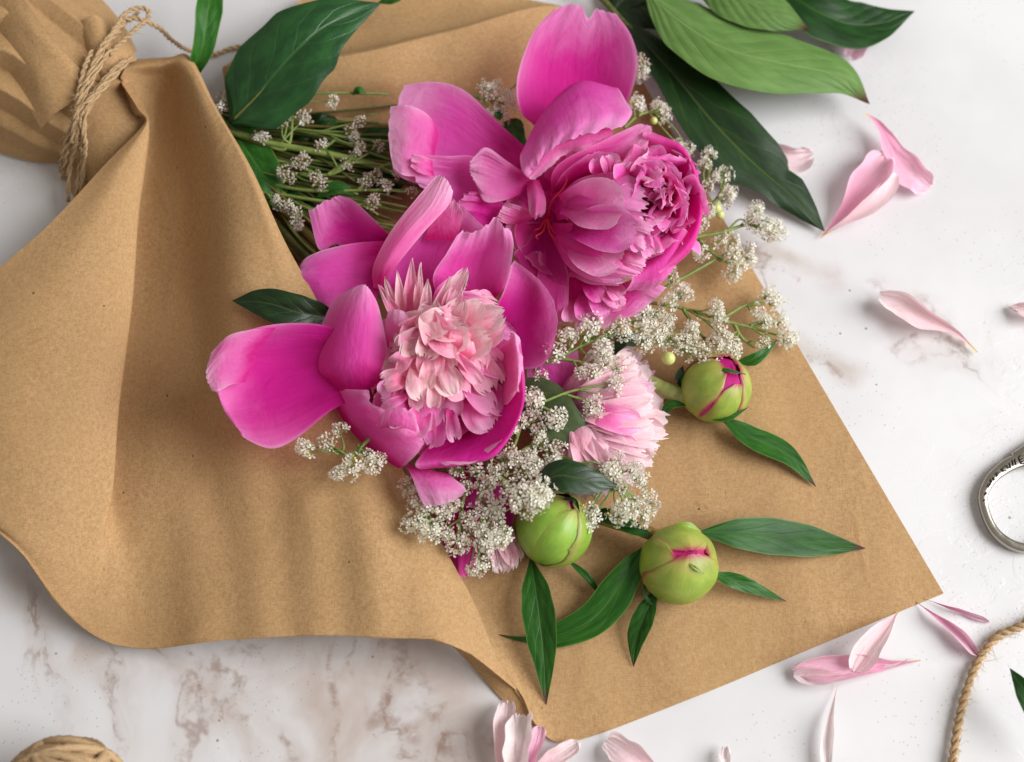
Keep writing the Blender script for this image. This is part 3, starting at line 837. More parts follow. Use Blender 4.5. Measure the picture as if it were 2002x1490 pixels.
petal(pa, [[(760, 700, 160), (790, 720, 170), (815, 730, 165)], [(752, 640, 205), (785, 650, 228), (828, 680, 205)], [(758, 608, 215), (785, 606, 235), (822, 635, 220)]], 'soft', seed=12, amp=3)
petal(pa, [[(850, 700, 170), (880, 715, 178), (905, 730, 165)], [(846, 660, 215), (885, 668, 240), (930, 700, 215)], [(850, 645, 225), (885, 642, 245), (926, 668, 228)]], 'blush', seed=13, amp=4, rag=.05)
r = np.random.RandomState(11)
for i in range(8):
    a = i*.785+.3
    frill(pa, (840+15*math.cos(a), 765+15*math.sin(a), 104), (845+158*math.cos(a), 765+126*math.sin(a), 142), 150, 'hot', arch=-14, cup=.15, seed=170+i, rag=.03, prof='broad', name='guard_petal')
for i in range(9):
    a = i*.698
    frill(pa, (872+20*math.cos(a), 765+20*math.sin(a), 118), (874+105*math.cos(a), 762+108*math.sin(a), 138), 110, 'hot', arch=-8, cup=.1, seed=180+i, rag=.05, prof='broad')
# skirts of petals fall from the crown towards the rim of the bowl, outer layers lower and pinker
k = 0
angs = [-40, 0, 35, 60, 90, 120, 150, 175]; rmax = [120, 158, 196, 226, 238, 196, 128, 84]
for layer, (fr_, zt, num, w0, w1) in enumerate([(1.04, 142, 11, 66, 104), (.90, 160, 12, 62, 98), (.76, 178, 12, 58, 92), (.62, 194, 10, 56, 86), (.47, 206, 9, 50, 78), (.32, 214, 7, 46, 70)]):
    for i in range(num):
        a = -38+208*(i+r.uniform(.1, .9))/num
        rm = np.interp(a, angs, rmax)*fr_*r.uniform(.88, 1.08)
        ca, sa = math.cos(R(a)), math.sin(R(a))
        rb = max(0, rm-r.uniform(78, 104))
        B = (838+ca*rb*.9+r.uniform(-18, 18), 634+sa*rb*.9+r.uniform(-10, 14), zt-r.uniform(8, 22)*(1 if layer < 5 else .4))
        T = (838+ca*rm+r.uniform(-16, 16), 634+sa*rm+r.uniform(-14, 10), zt+r.uniform(-4, 30))
        col = [('pink', 'soft'), ('soft', 'soft', 'blush'), ('blush', 'soft', 'blush'), ('blush', 'blush', 'cream'), ('blush', 'cream'), ('cream', 'blush')][layer]
        frill(pa, B, T, r.uniform(w0, w1)*.86, col[r.randint(len(col))], arch=r.uniform(12, 30), cup=r.uniform(-.35, .75), seed=200+k, rag=r.uniform(.10, .26), wave=r.uniform(4, 9), prof=('broad', 'strap', 'broad')[k % 3], tipfu=int(r.choice([4, 6, 9])), nu=17, nv=15, roll=r.uniform(-34, 34), bend=r.uniform(-.16, .16))
        k += 1
for i, (b_, t_, w_, c_) in enumerate([((880, 800, 170), (890, 864, 176), 30, 'soft'), ((840, 700, 208), (832, 764, 218), 34, 'cream'), ((860, 700, 210), (888, 772, 214), 36, 'cream'), ((885, 690, 208), (942, 752, 208), 30, 'blush'), ((800, 690, 220), (772, 716, 222), 40, 'blush'), ((850, 730, 200), (848, 800, 200), 30, 'cream'), ((800, 655, 216), (872, 622, 240), 58, 'cream'), ((880, 660, 216), (816, 610, 238), 50, 'blush'), ((850, 690, 218), (836, 612, 242), 44, 'cream'), ((806, 620, 216), (800, 684, 230), 46, 'blush')]):
    frill(pa, b_, t_, w_, c_, arch=22, cup=.5, seed=300+i, rag=.16, wave=7, prof='broad', tipfu=6, nu=15)
for i, (b_, t_, w_, c_) in enumerate([((800, 756, 186), (742, 776, 212), 58, 'soft'), ((806, 790, 176), (750, 818, 206), 60, 'soft'), ((800, 735, 200), (746, 748, 222), 46, 'blush'), ((830, 800, 170), (800, 850, 200), 56, 'soft'), ((850, 810, 150), (838, 872, 178), 60, 'pink'), ((770, 800, 140), (725, 800, 190), 70, 'pink')]):
    frill(pa, b_, t_, w_, c_, arch=16, cup=.5, seed=330+i, rag=.12, wave=7, prof='broad', tipfu=5, nu=17)
# bowl petals in front
petal(pa, [[(855, 850, 116), (905, 835, 110), (950, 795, 110), (975, 740, 118), (968, 690, 128)], [(826, 886, 166), (905, 868, 160), (972, 826, 162), (998, 762, 170), (988, 692, 176)], [(812, 908, 192), (885, 896, 196), (966, 880, 202), (1020, 790, 214), (1008, 658, 216)], [(822, 916, 172), (888, 914, 172), (972, 886, 182), (1025, 790, 188), (1018, 672, 190)], [(836, 914, 132), (890, 905, 128), (966, 875, 138), (1016, 792, 146), (1012, 690, 150)]], 'hot', nu=52, nv=28, seed=14, amp=3, start=.2)
petal(pa, [[(960, 700, 150), (975, 740, 140), (975, 790, 140)], [(990, 670, 196), (992, 725, 180), (992, 790, 180)], [(1004, 652, 226), (1012, 705, 224), (1010, 765, 220)], [(1014, 660, 214), (1021, 705, 210), (1020, 768, 208)]], 'soft', seed=15, amp=4, rag=.03)
petal(pa, [[(870, 890, 150), (915, 880, 150), (965, 850, 150)], [(855, 900, 184), (915, 888, 186), (975, 862, 190)], [(872, 912, 196), (930, 902, 198), (985, 862, 205)]], 'soft', seed=16, amp=3)
petal(pa, [[(640, 752, 108), (664, 812, 104), (714, 872, 106), (778, 916, 122)], [(662, 760, 162), (688, 806, 166), (734, 856, 168), (797, 906, 164)], [(700, 762, 196), (716, 790, 208), (758, 830, 214), (826, 870, 196)], [(722, 764, 202), (730, 790, 220), (766, 806, 228), (816, 830, 218)]], 'pink', nu=39, seed=17, amp=3, notch=((.28, .06, .14), (.62, .05, .08)))
petal(pa, [[(742, 850, 180), (772, 862, 184), (800, 872, 180)], [(745, 826, 214), (776, 828, 226), (815, 840, 214)], [(752, 806, 226), (780, 800, 236), (812, 812, 230), ], [(768, 800, 224), (788, 798, 232), (806, 806, 228)]], 'soft', seed=18, amp=3)
petal(pa, [[(622, 752, 104), (664, 764, 164), (712, 764, 188), (746, 744, 190)], [(600, 726, 122), (650, 716, 200), (705, 712, 222), (758, 706, 204)], [(618, 664, 146), (664, 650, 214), (710, 645, 230), (752, 650, 208)], [(652, 588, 178), (685, 578, 216), (715, 582, 226), (738, 592, 212)], [(692, 562, 212), (703, 556, 220), (713, 556, 221), (722, 566, 216)]], 'pink', nu=39, nv=27, seed=19, amp=2)
petal(pa, [[(792, 908, 150), (835, 918, 158), (876, 926, 150)], [(806, 934, 172), (845, 938, 178), (888, 936, 166)], [(818, 966, 172), (860, 963, 178), (910, 955, 164)], [(832, 992, 152), (866, 987, 160), (900, 972, 150)]], 'soft', seed=20, amp=2)
for sp in ([(690, 740, 96), (660, 735, 84), (628, 730, 78)], [(690, 750, 90), (660, 758, 80), (636, 772, 74)]):
    tube('stamen', sp, [2.2, 1.6, .8], M['fallen'], pa, 10, 6)

# ---- right peony: upright petals, a tight ruffled heart
pb = thing('peony', 'deep pink ruffled peony with tall upright petals, behind the pale centred one', 'peony', (1150, 430, 20), 'peonies of the bouquet')
petal(pb, [[(1050, 250, 116), (1085, 262, 106), (1135, 255, 106), (1185, 242, 118)], [(1016, 215, 150), (1070, 200, 128), (1150, 190, 128), (1224, 205, 160)], [(1012, 150, 176), (1070, 130, 158), (1160, 120, 160), (1247, 132, 186)], [(1042, 65, 196), (1090, 58, 188), (1165, 60, 190), (1236, 72, 202)], [(1086, 16, 202), (1118, 6, 206), (1160, 14, 206), (1204, 26, 204)]], 'hot', nu=43, nv=27, seed=30, amp=2.5, notch=((.60, .05, .13),))
petal(pb, [[(1035, 290, 146), (1070, 220, 168), (1130, 175, 182), (1198, 182, 186)], [(1018, 300, 166), (1060, 222, 206), (1130, 160, 216), (1208, 172, 206)], [(1018, 318, 182), (1072, 240, 230), (1144, 190, 244), (1224, 198, 224)], [(1022, 336, 190), (1082, 268, 234), (1156, 232, 252), (1236, 220, 230)], [(1034, 350, 182), (1074, 296, 216), (1140, 268, 236), (1222, 246, 224)]], 'pink', nu=57, nv=31, seed=31, amp=4.5, rag=.05, fu=4.5, start=.35)
petal(pb, [[(1030, 335, 176), (1085, 280, 200), (1150, 256, 212), (1200, 250, 204)], [(1036, 350, 172), (1088, 296, 188), (1150, 278, 196), (1196, 272, 194)], [(1048, 352, 160), (1092, 312, 172), (1150, 292, 180), (1196, 284, 184)]], 'soft', seed=32, amp=5, rag=.05)
petal(pb, [[(1040, 300, 98), (1026, 322, 92), (1002, 348, 92), (962, 372, 92)], [(975, 240, 140), (955, 270, 114), (930, 310, 104), (880, 347, 98)], [(910, 178, 166), (890, 220, 144), (865, 270, 124), (840, 362, 114)], [(852, 160, 168), (825, 200, 150), (800, 262, 134), (794, 352, 124)], [(790, 166, 156), (774, 205, 150), (760, 265, 140), (768, 332, 130)]], 'pink', nu=39, nv=27, seed=33, amp=3, rag=.02)
petal(pb, [[(858, 262, 146), (850, 300, 136), (835, 345, 126)], [(838, 226, 172), (832, 270, 164), (812, 345, 140)], [(800, 206, 188), (796, 262, 178), (788, 342, 150)], [(764, 208, 176), (758, 262, 170), (768, 326, 150)]], 'soft', seed=34, amp=2.5)
petal(pb, [[(1040, 380, 98), (1020, 402, 92), (995, 435, 90)], [(940, 310, 132), (925, 370, 114), (915, 442, 108)], [(872, 304, 148), (868, 350, 126), (888, 424, 114)], [(812, 302, 148), (806, 340, 142), (830, 378, 124)]], 'pink', nu=39, seed=35, amp=7, rag=.06, fu=2.4)
petal(pb, [[(850, 345, 140), (846, 330, 150), (846, 315, 150)], [(820, 338, 158), (822, 320, 164), (830, 306, 160)], [(804, 324, 160), (804, 312, 166), (808, 302, 160)]], 'soft', seed=36, amp=5)
petal(pb, [[(1010, 420, 100), (990, 440, 96), (965, 455, 94)], [(960, 380, 140), (935, 410, 130), (920, 450, 120)], [(915, 372, 152), (890, 400, 150), (872, 430, 136)]], 'hot', seed=37, amp=7, rag=.08, fu=2.4)
petal(pb, [[(1036, 346, 130), (1036, 360, 124), (1030, 374, 122)], [(990, 314, 168), (985, 345, 150), (985, 392, 142)], [(950, 288, 182), (940, 330, 165), (948, 394, 150)], [(922, 308, 176), (916, 330, 166), (930, 364, 156)]], 'soft', nu=37, seed=38, amp=6, rag=.06, fu=2.2)
petal(pb, [[(1030, 356, 130), (1042, 352, 140), (1054, 352, 130)], [(1032, 385, 158), (1050, 384, 172), (1066, 386, 156)], [(1036, 412, 160), (1050, 416, 172), (1066, 412, 160)], [(1042, 424, 152), (1050, 426, 158), (1060, 422, 152)]], 'soft', seed=39, amp=4)
petal(pb, [[(1060, 420, 120), (1035, 430, 112), (1010, 440, 108)], [(1020, 405, 146), (1000, 418, 140), (985, 435, 130)], [(988, 396, 150), (978, 410, 146), (970, 424, 138)]], 'soft', seed=40, amp=6, rag=.06)
petal(pb, [[(1064, 428, 108), (1072, 432, 108), (1080, 436, 112)], [(1036, 470, 110), (1062, 480, 98), (1096, 485, 114)], [(1006, 492, 118), (1048, 532, 104), (1112, 540, 126)], [(1010, 506, 110), (1050, 552, 100), (1108, 560, 118)]], 'mag', nu=37, seed=41, amp=2.5)
petal(pb, [[(1070, 470, 96), (1090, 480, 96), (1110, 480, 100)], [(1050, 545, 112), (1080, 560, 112), (1112, 555, 118)], [(1056, 590, 116), (1082, 612, 118), (1110, 600, 120)], [(1066, 622, 104), (1084, 636, 106), (1104, 632, 108)]], 'pink', nu=37, seed=42, amp=4, rag=.05)
petal(pb, [[(1100, 500, 94), (1140, 520, 92), (1180, 530, 94)], [(1100, 570, 104), (1145, 590, 98), (1195, 580, 106)], [(1104, 610, 106), (1150, 630, 100), (1205, 606, 112)]], 'mag', nu=37, seed=43, amp=4)
petal(pb, [[(1200, 560, 108), (1180, 590, 98), (1150, 610, 98)], [(1250, 545, 142), (1236, 575, 124), (1192, 625, 114)], [(1304, 562, 134), (1280, 586, 130), (1240, 618, 120)]], 'pink', nu=37, seed=44, amp=4)
for i, (b_, t_, w_, c_) in enumerate([((1120, 585, 100), (1112, 632, 130), 28, 'soft'), ((1140, 570, 110), (1150, 628, 134), 40, 'pink'), ((1160, 560, 120), (1190, 612, 140), 44, 'pink'), ((1190, 590, 110), (1128, 650, 126), 30, 'soft'), ((1225, 580, 120), (1168, 636, 132), 30, 'soft'), ((1190, 550, 130), (1215, 582, 152), 30, 'soft'), ((1165, 555, 130), (1212, 600, 148), 24, 'soft'), ((1140, 545, 130), (1180, 585, 150), 34, 'hot'), ((1170, 600, 110), (1226, 590, 138), 26, 'soft')]):
    frill(pb, b_, t_, w_*1.2, c_, arch=12, cup=.4, seed=400+i, rag=.08, wave=5, prof='broad')
# back wall of the heart
petal(pb, [[(1078, 395, 116), (1104, 375, 116), (1145, 352, 122)], [(1088, 325, 170), (1150, 312, 165), (1195, 312, 165)], [(1192, 268, 202), (1222, 290, 196), (1230, 318, 190)], [(1252, 240, 216), (1276, 250, 216), (1264, 292, 206)]], 'pink', nu=37, seed=45, amp=4, rag=.05)
petal(pb, [[(1080, 380, 128), (1120, 360, 128), (1160, 350, 130)], [(1100, 340, 180), (1150, 322, 180), (1200, 322, 176)], [(1150, 300, 206), (1185, 296, 206), (1214, 308, 200)]], 'hot', nu=37, seed=46, amp=5)
for i in range(9):
    a = i*.698+.2
    frill(pb, (1120+15*math.cos(a), 420+15*math.sin(a), 84), (1125+140*math.cos(a), 415+128*math.sin(a), 112), 140, 'mag' if i % 2 else 'hot', arch=-10, cup=.15, seed=570+i, rag=.03, prof='broad', name='guard_petal')
# outer cup on the right
petal(pb, [[(1262, 325, 150), (1300, 355, 136), (1310, 402, 134), (1296, 462, 136), (1230, 520, 136)], [(1268, 292, 190), (1326, 332, 182), (1342, 396, 182), (1322, 456, 182), (1250, 530, 172)], [(1256, 264, 216), (1336, 296, 220), (1368, 395, 222), (1348, 472, 216), (1286, 532, 196)], [(1268, 256, 196), (1345, 298, 196), (1374, 400, 196), (1354, 482, 190), (1292, 542, 176)], [(1280, 270, 150), (1346, 320, 146), (1370, 400, 146), (1350, 480, 144), (1290, 540, 140)]], 'hot', nu=52, nv=26, seed=47, amp=3, start=.2)
petal(pb, [[(1300, 455, 180), (1262, 500, 176), (1210, 540, 168)], [(1335, 445, 212), (1300, 500, 206), (1235, 545, 194)], [(1352, 470, 190), (1305, 535, 184), (1225, 568, 172)], [(1340, 490, 160), (1290, 552, 152), (1212, 576, 148)]], 'pink', nu=39, seed=48, amp=4)
petal(pb, [[(1240, 250, 190), (1262, 262, 180), (1280, 280, 176)], [(1280, 262, 210), (1300, 282, 206), (1310, 300, 200)], [(1318, 282, 216), (1338, 300, 214), (1346, 320, 208)]], 'soft', seed=49, amp=5)
# heart ruffles
r = np.random.RandomState(23)
k = 0
for ring, (cx, cy, rx, ry, zb, zt, num, w0, w1) in enumerate([(1282, 384, 94, 102, 158, 226, 10, 84, 128), (1280, 382, 72, 82, 164, 236, 9, 78, 116), (1282, 380, 48, 58, 172, 242, 7, 66, 98), (1288, 378, 22, 30, 180, 246, 5, 54, 80)]):
    for i in range(num):
        a = 2*math.pi*(i+r.uniform(-.3, .3))/num+ring*.5
        ca, sa = math.cos(a), math.sin(a)
        B = (cx+ca*rx*.55, cy+sa*ry*.55, zb)
        T = (cx+ca*rx*r.uniform(.8, 1.05)+r.uniform(-6, 6), cy+sa*ry*r.uniform(.8, 1.05)+r.uniform(-6, 6), zt+r.uniform(-14, 16))
        frill(pb, B, T, r.uniform(w0, w1), r.choice(['pink', 'soft', 'pink', 'pink', 'hot']), arch=r.uniform(0, 24), cup=r.uniform(-.8, .9), seed=500+k, rag=r.uniform(.08, .2), wave=r.uniform(10, 20), roll=r.uniform(-30, 30), prof='broad', nrm=(-ca*.9, -sa*.9, .3), tipfu=4, nu=15)
        k += 1
for i in range(7):
    a = i*.9
    frill(pb, (1288+10*math.cos(a), 380+12*math.sin(a), 168), (1288+70*math.cos(a), 380+84*math.sin(a), 186), 86, 'hot', arch=-8, cup=.2, seed=640+i, rag=.05, prof='broad')
for i, (b_, t_, w_) in enumerate([((1280, 392, 200), (1300, 366, 250), 44), ((1300, 392, 200), (1284, 372, 252), 40), ((1290, 370, 200), (1298, 394, 250), 42), ((1276, 376, 200), (1290, 356, 246), 40), ((1306, 376, 200), (1310, 398, 246), 36)]):
    frill(pb, b_, t_, w_, 'soft', arch=10, cup=.8, seed=650+i, rag=.1, wave=9, prof='broad', nrm=(.5*(-1)**i, .4, .6), nu=15)
# big petals wrapping the heart from the left
petal(pb, [[(1085, 400, 140), (1085, 415, 140), (1090, 432, 138)], [(1128, 352, 190), (1128, 386, 212), (1130, 424, 202)], [(1204, 336, 216), (1206, 385, 246), (1202, 432, 238)], [(1252, 352, 226), (1270, 398, 250), (1256, 442, 244)]], 'pink', nu=45, nv=29, seed=60, amp=8, rag=.08, fu=3.0, start=.15)
petal(pb, [[(1110, 422, 150), (1110, 440, 150), (1115, 460, 148)], [(1172, 404, 218), (1176, 440, 228), (1165, 472, 214)], [(1236, 408, 248), (1248, 450, 254), (1232, 490, 236)], [(1270, 424, 242), (1276, 460, 244), (1252, 500, 230)]], 'soft', nu=45, nv=29, seed=61, amp=8, rag=.10, fu=2.8, start=.15)
petal(pb, [[(1082, 436, 130), (1078, 450, 124), (1078, 466, 118)], [(1142, 440, 190), (1130, 480, 192), (1112, 522, 158)], [(1212, 462, 216), (1202, 510, 218), (1168, 552, 184)], [(1266, 496, 216), (1256, 530, 206), (1220, 550, 188)]], 'pink', nu=45, nv=29, seed=62, amp=8, rag=.09, fu=2.8, start=.15)
petal(pb, [[(1180, 490, 176), (1175, 510, 172), (1165, 530, 160)], [(1226, 482, 224), (1222, 512, 220), (1206, 540, 200)], [(1268, 500, 214), (1262, 522, 210), (1242, 545, 196)]], 'soft', seed=63, amp=5, rag=.08)
petal(pb, [[(1120, 480, 140), (1118, 510, 136), (1112, 535, 128)], [(1180, 510, 186), (1172, 535, 184), (1150, 555, 160)], [(1232, 535, 186), (1222, 552, 184), (1190, 560, 164)]], 'soft', seed=64, amp=5, rag=.08)
for i, (b_, t_, w_) in enumerate([((1180, 345, 180), (1165, 306, 224), 44), ((1200, 340, 190), (1190, 300, 226), 40), ((1230, 350, 200), (1232, 316, 238), 66), ((1250, 350, 205), (1278, 318, 238), 60), ((1240, 440, 210), (1258, 492, 238), 46), ((1262, 460, 205), (1278, 500, 226), 40), ((1255, 340, 210), (1300, 340, 240), 56), ((1100, 400, 176), (1228, 396, 264), 104), ((1120, 440, 180), (1250, 452, 262), 96), ((1105, 465, 150), (1216, 516, 226), 92)]):
    frill(pb, b_, t_, w_, 'soft' if i % 2 else 'pink', arch=14, cup=.6, seed=600+i, rag=.12, wave=7, prof='broad', nu=13)
for i, sp in enumerate([[(1068, 432, 112), (1062, 452, 134), (1048, 462, 140), (1052, 468, 138)], [(1070, 430, 112), (1075, 455, 136), (1085, 470, 140), (1086, 478, 138)], [(1072, 425, 112), (1078, 395, 150), (1098, 372, 165), (1108, 352, 170), (1102, 340, 172)], [(1070, 428, 112), (1080, 450, 132), (1094, 462, 140)], [(1066, 430, 112), (1056, 446, 128), (1046, 450, 136)]]):
    tube('stamen', sp, [2.6, 2.0, 1.2], M['filament'], pb, 18, 6)

# ---- pale peony between the two, and the one under the flap
pc = thing('peony', 'pale pink fringed peony lying between the filler sprigs and the buds', 'peony', (1150, 800, 10), 'peonies of the bouquet')
petal(pc, [[(1060, 830, 60), (1080, 800, 60), (1090, 770, 60)], [(1040, 770, 80), (1090, 760, 86), (1130, 740, 84)], [(1030, 728, 90), (1075, 705, 104), (1130, 690, 100)], [(1045, 706, 84), (1080, 690, 98), (1120, 678, 94)]], 'pink', seed=70, amp=3)
petal(pc, [[(1080, 800, 80), (1090, 820, 78), (1100, 840, 76)], [(1110, 740, 104), (1140, 780, 116), (1150, 830, 104)], [(1150, 730, 100), (1185, 780, 116), (1200, 840, 104)], [(1180, 760, 96), (1210, 800, 106), (1240, 835, 94)]], 'pink', seed=71, amp=4)
petal(pc, [[(1100, 880, 60), (1110, 900, 58), (1110, 920, 56)], [(1120, 860, 92), (1135, 890, 92), (1130, 930, 80)], [(1160, 880, 92), (1170, 905, 92), (1165, 935, 76)]], 'pale', seed=72, amp=4, rag=.05)
r = np.random.RandomState(77)
for i in range(84):
    f = i/83.0
    a = R(-62+f*150+r.uniform(-7, 7))
    rr_ = r.uniform(.62, 1.0)
    z = 116-70*(rr_-.6)/.4*.6+r.uniform(-12, 12)
    B = (1105+r.uniform(-20, 25), 800+r.uniform(-25, 30), 78+r.uniform(-20, 20))
    T = (1112+math.cos(a)*198*rr_, 812+math.sin(a)*180*rr_, max(14, z-30*(rr_ > .9)))
    frill(pc, B, T, r.uniform(38, 64), 'pale' if r.rand() < .86 else 'soft', arch=36, cup=r.uniform(-.2, .6), seed=700+i, rag=r.uniform(.05, .13), wave=9, prof=[(0, .3), (.2, .6), (.5, .9), (.78, 1.0), (.94, .9), (1, .72)], tipfu=8, roll=r.uniform(-20, 20), nu=13)
for i, (b_, t_, w_, c_) in enumerate([((1130, 770, 90), (1240, 690, 92), 50, 'pale'), ((1150, 760, 90), (1252, 716, 88), 60, 'pale'), ((1130, 800, 110), (1252, 830, 116), 56, 'soft'), ((1140, 790, 110), (1270, 770, 100), 56, 'pale')]):
    frill(pc, b_, t_, w_, c_, arch=30, cup=.4, seed=790+i, rag=.1, wave=4, prof='broad', nu=13)

pd = thing('peony', 'mostly hidden magenta peony under the white sprigs at the flap edge', 'peony', (930, 1060, 8), 'peonies of the bouquet')
petal(pd, [[(890, 960, 50), (920, 960, 52), (960, 965, 52)], [(868, 1030, 44), (905, 1040, 52), (960, 1035, 52)], [(864, 1080, 34), (900, 1095, 40), (940, 1080, 42)], [(880, 1116, 22), (902, 1134, 26), (926, 1120, 26)]], 'mag', nu=37, seed=80, amp=4, rag=.06)
petal(pd, [[(930, 950, 60), (960, 950, 62), (1000, 955, 60)], [(925, 1010, 60), (960, 1015, 66), (1005, 1010, 60)], [(930, 1060, 46), (960, 1070, 50), (990, 1050, 48)]], 'mag', seed=81, amp=4)
petal(pd, [[(900, 900, 66), (940, 900, 70), (980, 910, 66)], [(890, 950, 70), (935, 955, 76), (985, 955, 70)], [(895, 985, 62), (935, 995, 66), (975, 985, 62)]], 'mag', seed=82, amp=4)
for i in range(14):
    f = i/13.0
    a = R(20+f*105)
    T = (985+math.cos(a)*r.uniform(22, 46), 1060+math.sin(a)*r.uniform(42, 68), r.uniform(20, 46))
    frill(pd, (975+r.uniform(-10, 10), 1030, 44+r.uniform(-8, 10)), T, r.uniform(26, 42), 'pale', arch=16, cup=.4, seed=820+i, rag=.14, wave=5, prof='broad')

# ================================================================== leaves
def leaf(parent, spine, w, m='leaf', prof='leaf', roll=0, fold=.22, wave=2.5, seed=0, cup=-.12, nu=15, nv=34, name='leaf', edge=.03, wl=1, wr=1, thick=1.0, prof2=None):
    G = ribbon(spine, w, prof, roll, cup, nu, nv, seed, wave, fold=fold, edge=edge, wl=wl, wr=wr, prof2=prof2)
    return sheet(name, G, M[m], parent, thick)

def single_leaf(label, spine, w, m='leaf', **k):
    t = thing('peony_leaf', label, 'leaf', spine[0])
    leaf(t, spine, w, m, name='leaf_blade', **k)
    return t

t = single_leaf('large glossy dark green leaf standing over the opening of the wrap', [(452, 238, 118), (500, 190, 150), (570, 110, 190), (640, 50, 200), (745, 6, 170)], 172, 'leafbig', prof='ovate', fold=.16, wave=7, seed=1, roll=[-8, 8, 14], nv=46, nu=23, cup=-.22)
tube('midrib', [(456, 234, 122), (500, 190, 150), (540, 144, 172)], [3.4, 2.4, 1.2], M['stemdk'], t, 18, 6)
single_leaf('narrow upright green leaf beside the neck of the wrap, cut by the top edge', [(372, 150, 110), (390, 110, 150), (402, 60, 175), (408, 10, 190), (420, -60, 190)], 58, 'leafmid', roll=[30, 25, 10], fold=.25, seed=2, cup=0, prof='strap')
single_leaf('short bright green leaf just under the large glossy leaf', [(468, 248, 96), (505, 236, 112), (548, 236, 100)], 30, 'leafmid', seed=3)
single_leaf('deep green leaf pressed against the flap edge, inside the wrap', [(440, 235, 70), (480, 290, 84), (520, 350, 72), (548, 400, 50)], 84, 'leafmid', seed=4, prof='ovate')
single_leaf('small dark leaf poking out left of the pale centred peony', [(660, 622, 130), (590, 612, 168), (520, 592, 178), (454, 588, 160)], 74, 'leafdark', seed=5, fold=.3, roll=-14, prof='ovate')
single_leaf('broad grey green leaf between the pale centred peony and the fringed peony', [(1000, 745, 104), (1050, 790, 128), (1100, 830, 138), (1172, 862, 126)], 112, 'leafgrey', seed=6, prof='ovate', fold=.1, roll=10)
single_leaf('dark drooping leaf arching over the round green bud', [(1050, 948, 150), (1095, 930, 172), (1150, 940, 164), (1206, 952, 140)], 66, 'leafdark', seed=7, prof='ovate', fold=.2, roll=[-8, 0, 10])
single_leaf('small dark curled leaf at the top of the fringed peony', [(1262, 664, 96), (1222, 668, 124), (1196, 700, 118)], 40, 'leafdark', seed=8, roll=[20, 40, 60], fold=.3)
single_leaf('short dark leaf behind the bud with the pink seam', [(1440, 708, 30), (1480, 700, 42), (1520, 664, 40)], 24, 'leafmid', seed=9)
single_leaf('small bright leaf below the white sprigs left of the red stem', [(1160, 1000, 72), (1200, 1012, 84), (1262, 1030, 74)], 34, 'leafmid', seed=13)
single_leaf('rounded dark green bract between the two upright pink petals', [(1030, 300, 60), (1005, 262, 88), (1000, 232, 84)], 46, 'leafmid', seed=14, prof='broad')
single_leaf('thin green tip of a leaf reaching in over the top edge above the wrap', [(800, -30, 120), (770, -6, 120), (738, 6, 112)], 26, 'leafmid', seed=15)
single_leaf('tip of a dark leaf at the right edge beside the loose twine', [(2075, 1470, 70), (2030, 1400, 92), (2000, 1345, 92), (1974, 1306, 80)], 44, 'leaf', seed=16)

# compound leaf lying on the board at the top right
sp = thing('leaf_spray', 'spray of large dark and pale green leaves behind the upright pink petals', 'leaf spray', (1215, 40, 10))
tube('leaf_stalk', [(1120, -60, 50), (1170, -10, 50), (1215, 38, 46), (1240, 60, 44)], [8, 7, 6, 4], M['stemdk'], sp, 24, 8)
leaf(sp, [(1222, 42, 46), (1320, 150, 60), (1400, 245, 62), (1480, 325, 50), (1550, 385, 34), (1612, 452, 14)], 116, 'leafdark', prof=[(0, .1), (.1, .42), (.25, .80), (.42, 1.0), (.55, 1.08), (.60, .78), (.66, .62), (.78, .58), (.9, .34), (1, .01)], prof2=[(0, .1), (.1, .5), (.25, .95), (.45, 1.15), (.60, 1.05), (.68, .86), (.71, .60), (.78, .66), (.9, .34), (1, .01)], seed=21, nv=64, nu=21, wave=9, fold=.22, edge=.05, cup=-.15)
leaf(sp, [(1262, -20, 84), (1330, 40, 112), (1420, 95, 122), (1530, 125, 110), (1640, 150, 84), (1700, 203, 50)], 128, 'leaflight', prof='ovate', seed=22, nv=50, nu=21, wave=5, fold=-.14, edge=.05, roll=[-14, -10, 4])
leaf(sp, [(1360, -70, 104), (1420, -20, 120), (1500, 20, 120), (1582, 58, 96)], 102, 'leaflight', prof='ovate', seed=23, nv=40, nu=17, wave=4, fold=-.14)
leaf(sp, [(1500, -60, 80), (1570, 5, 90), (1650, 45, 70), (1720, 46, 50), (1788, 22, 40)], 100, 'leaf', prof='ovate', seed=24, nv=44, nu=17, wave=4, fold=.2, edge=.06)
leaf(sp, [(1180, -20, 30), (1240, 10, 44), (1300, 22, 40), (1372, 8, 30)], 80, 'leafdark', prof='ovate', seed=25, fold=.2)
leaf(sp, [(1200, 20, 40), (1250, -30, 50), (1330, -50, 40), (1400, -60, 30)], 80, 'leafdark', prof='ovate', seed=26, fold=.2)

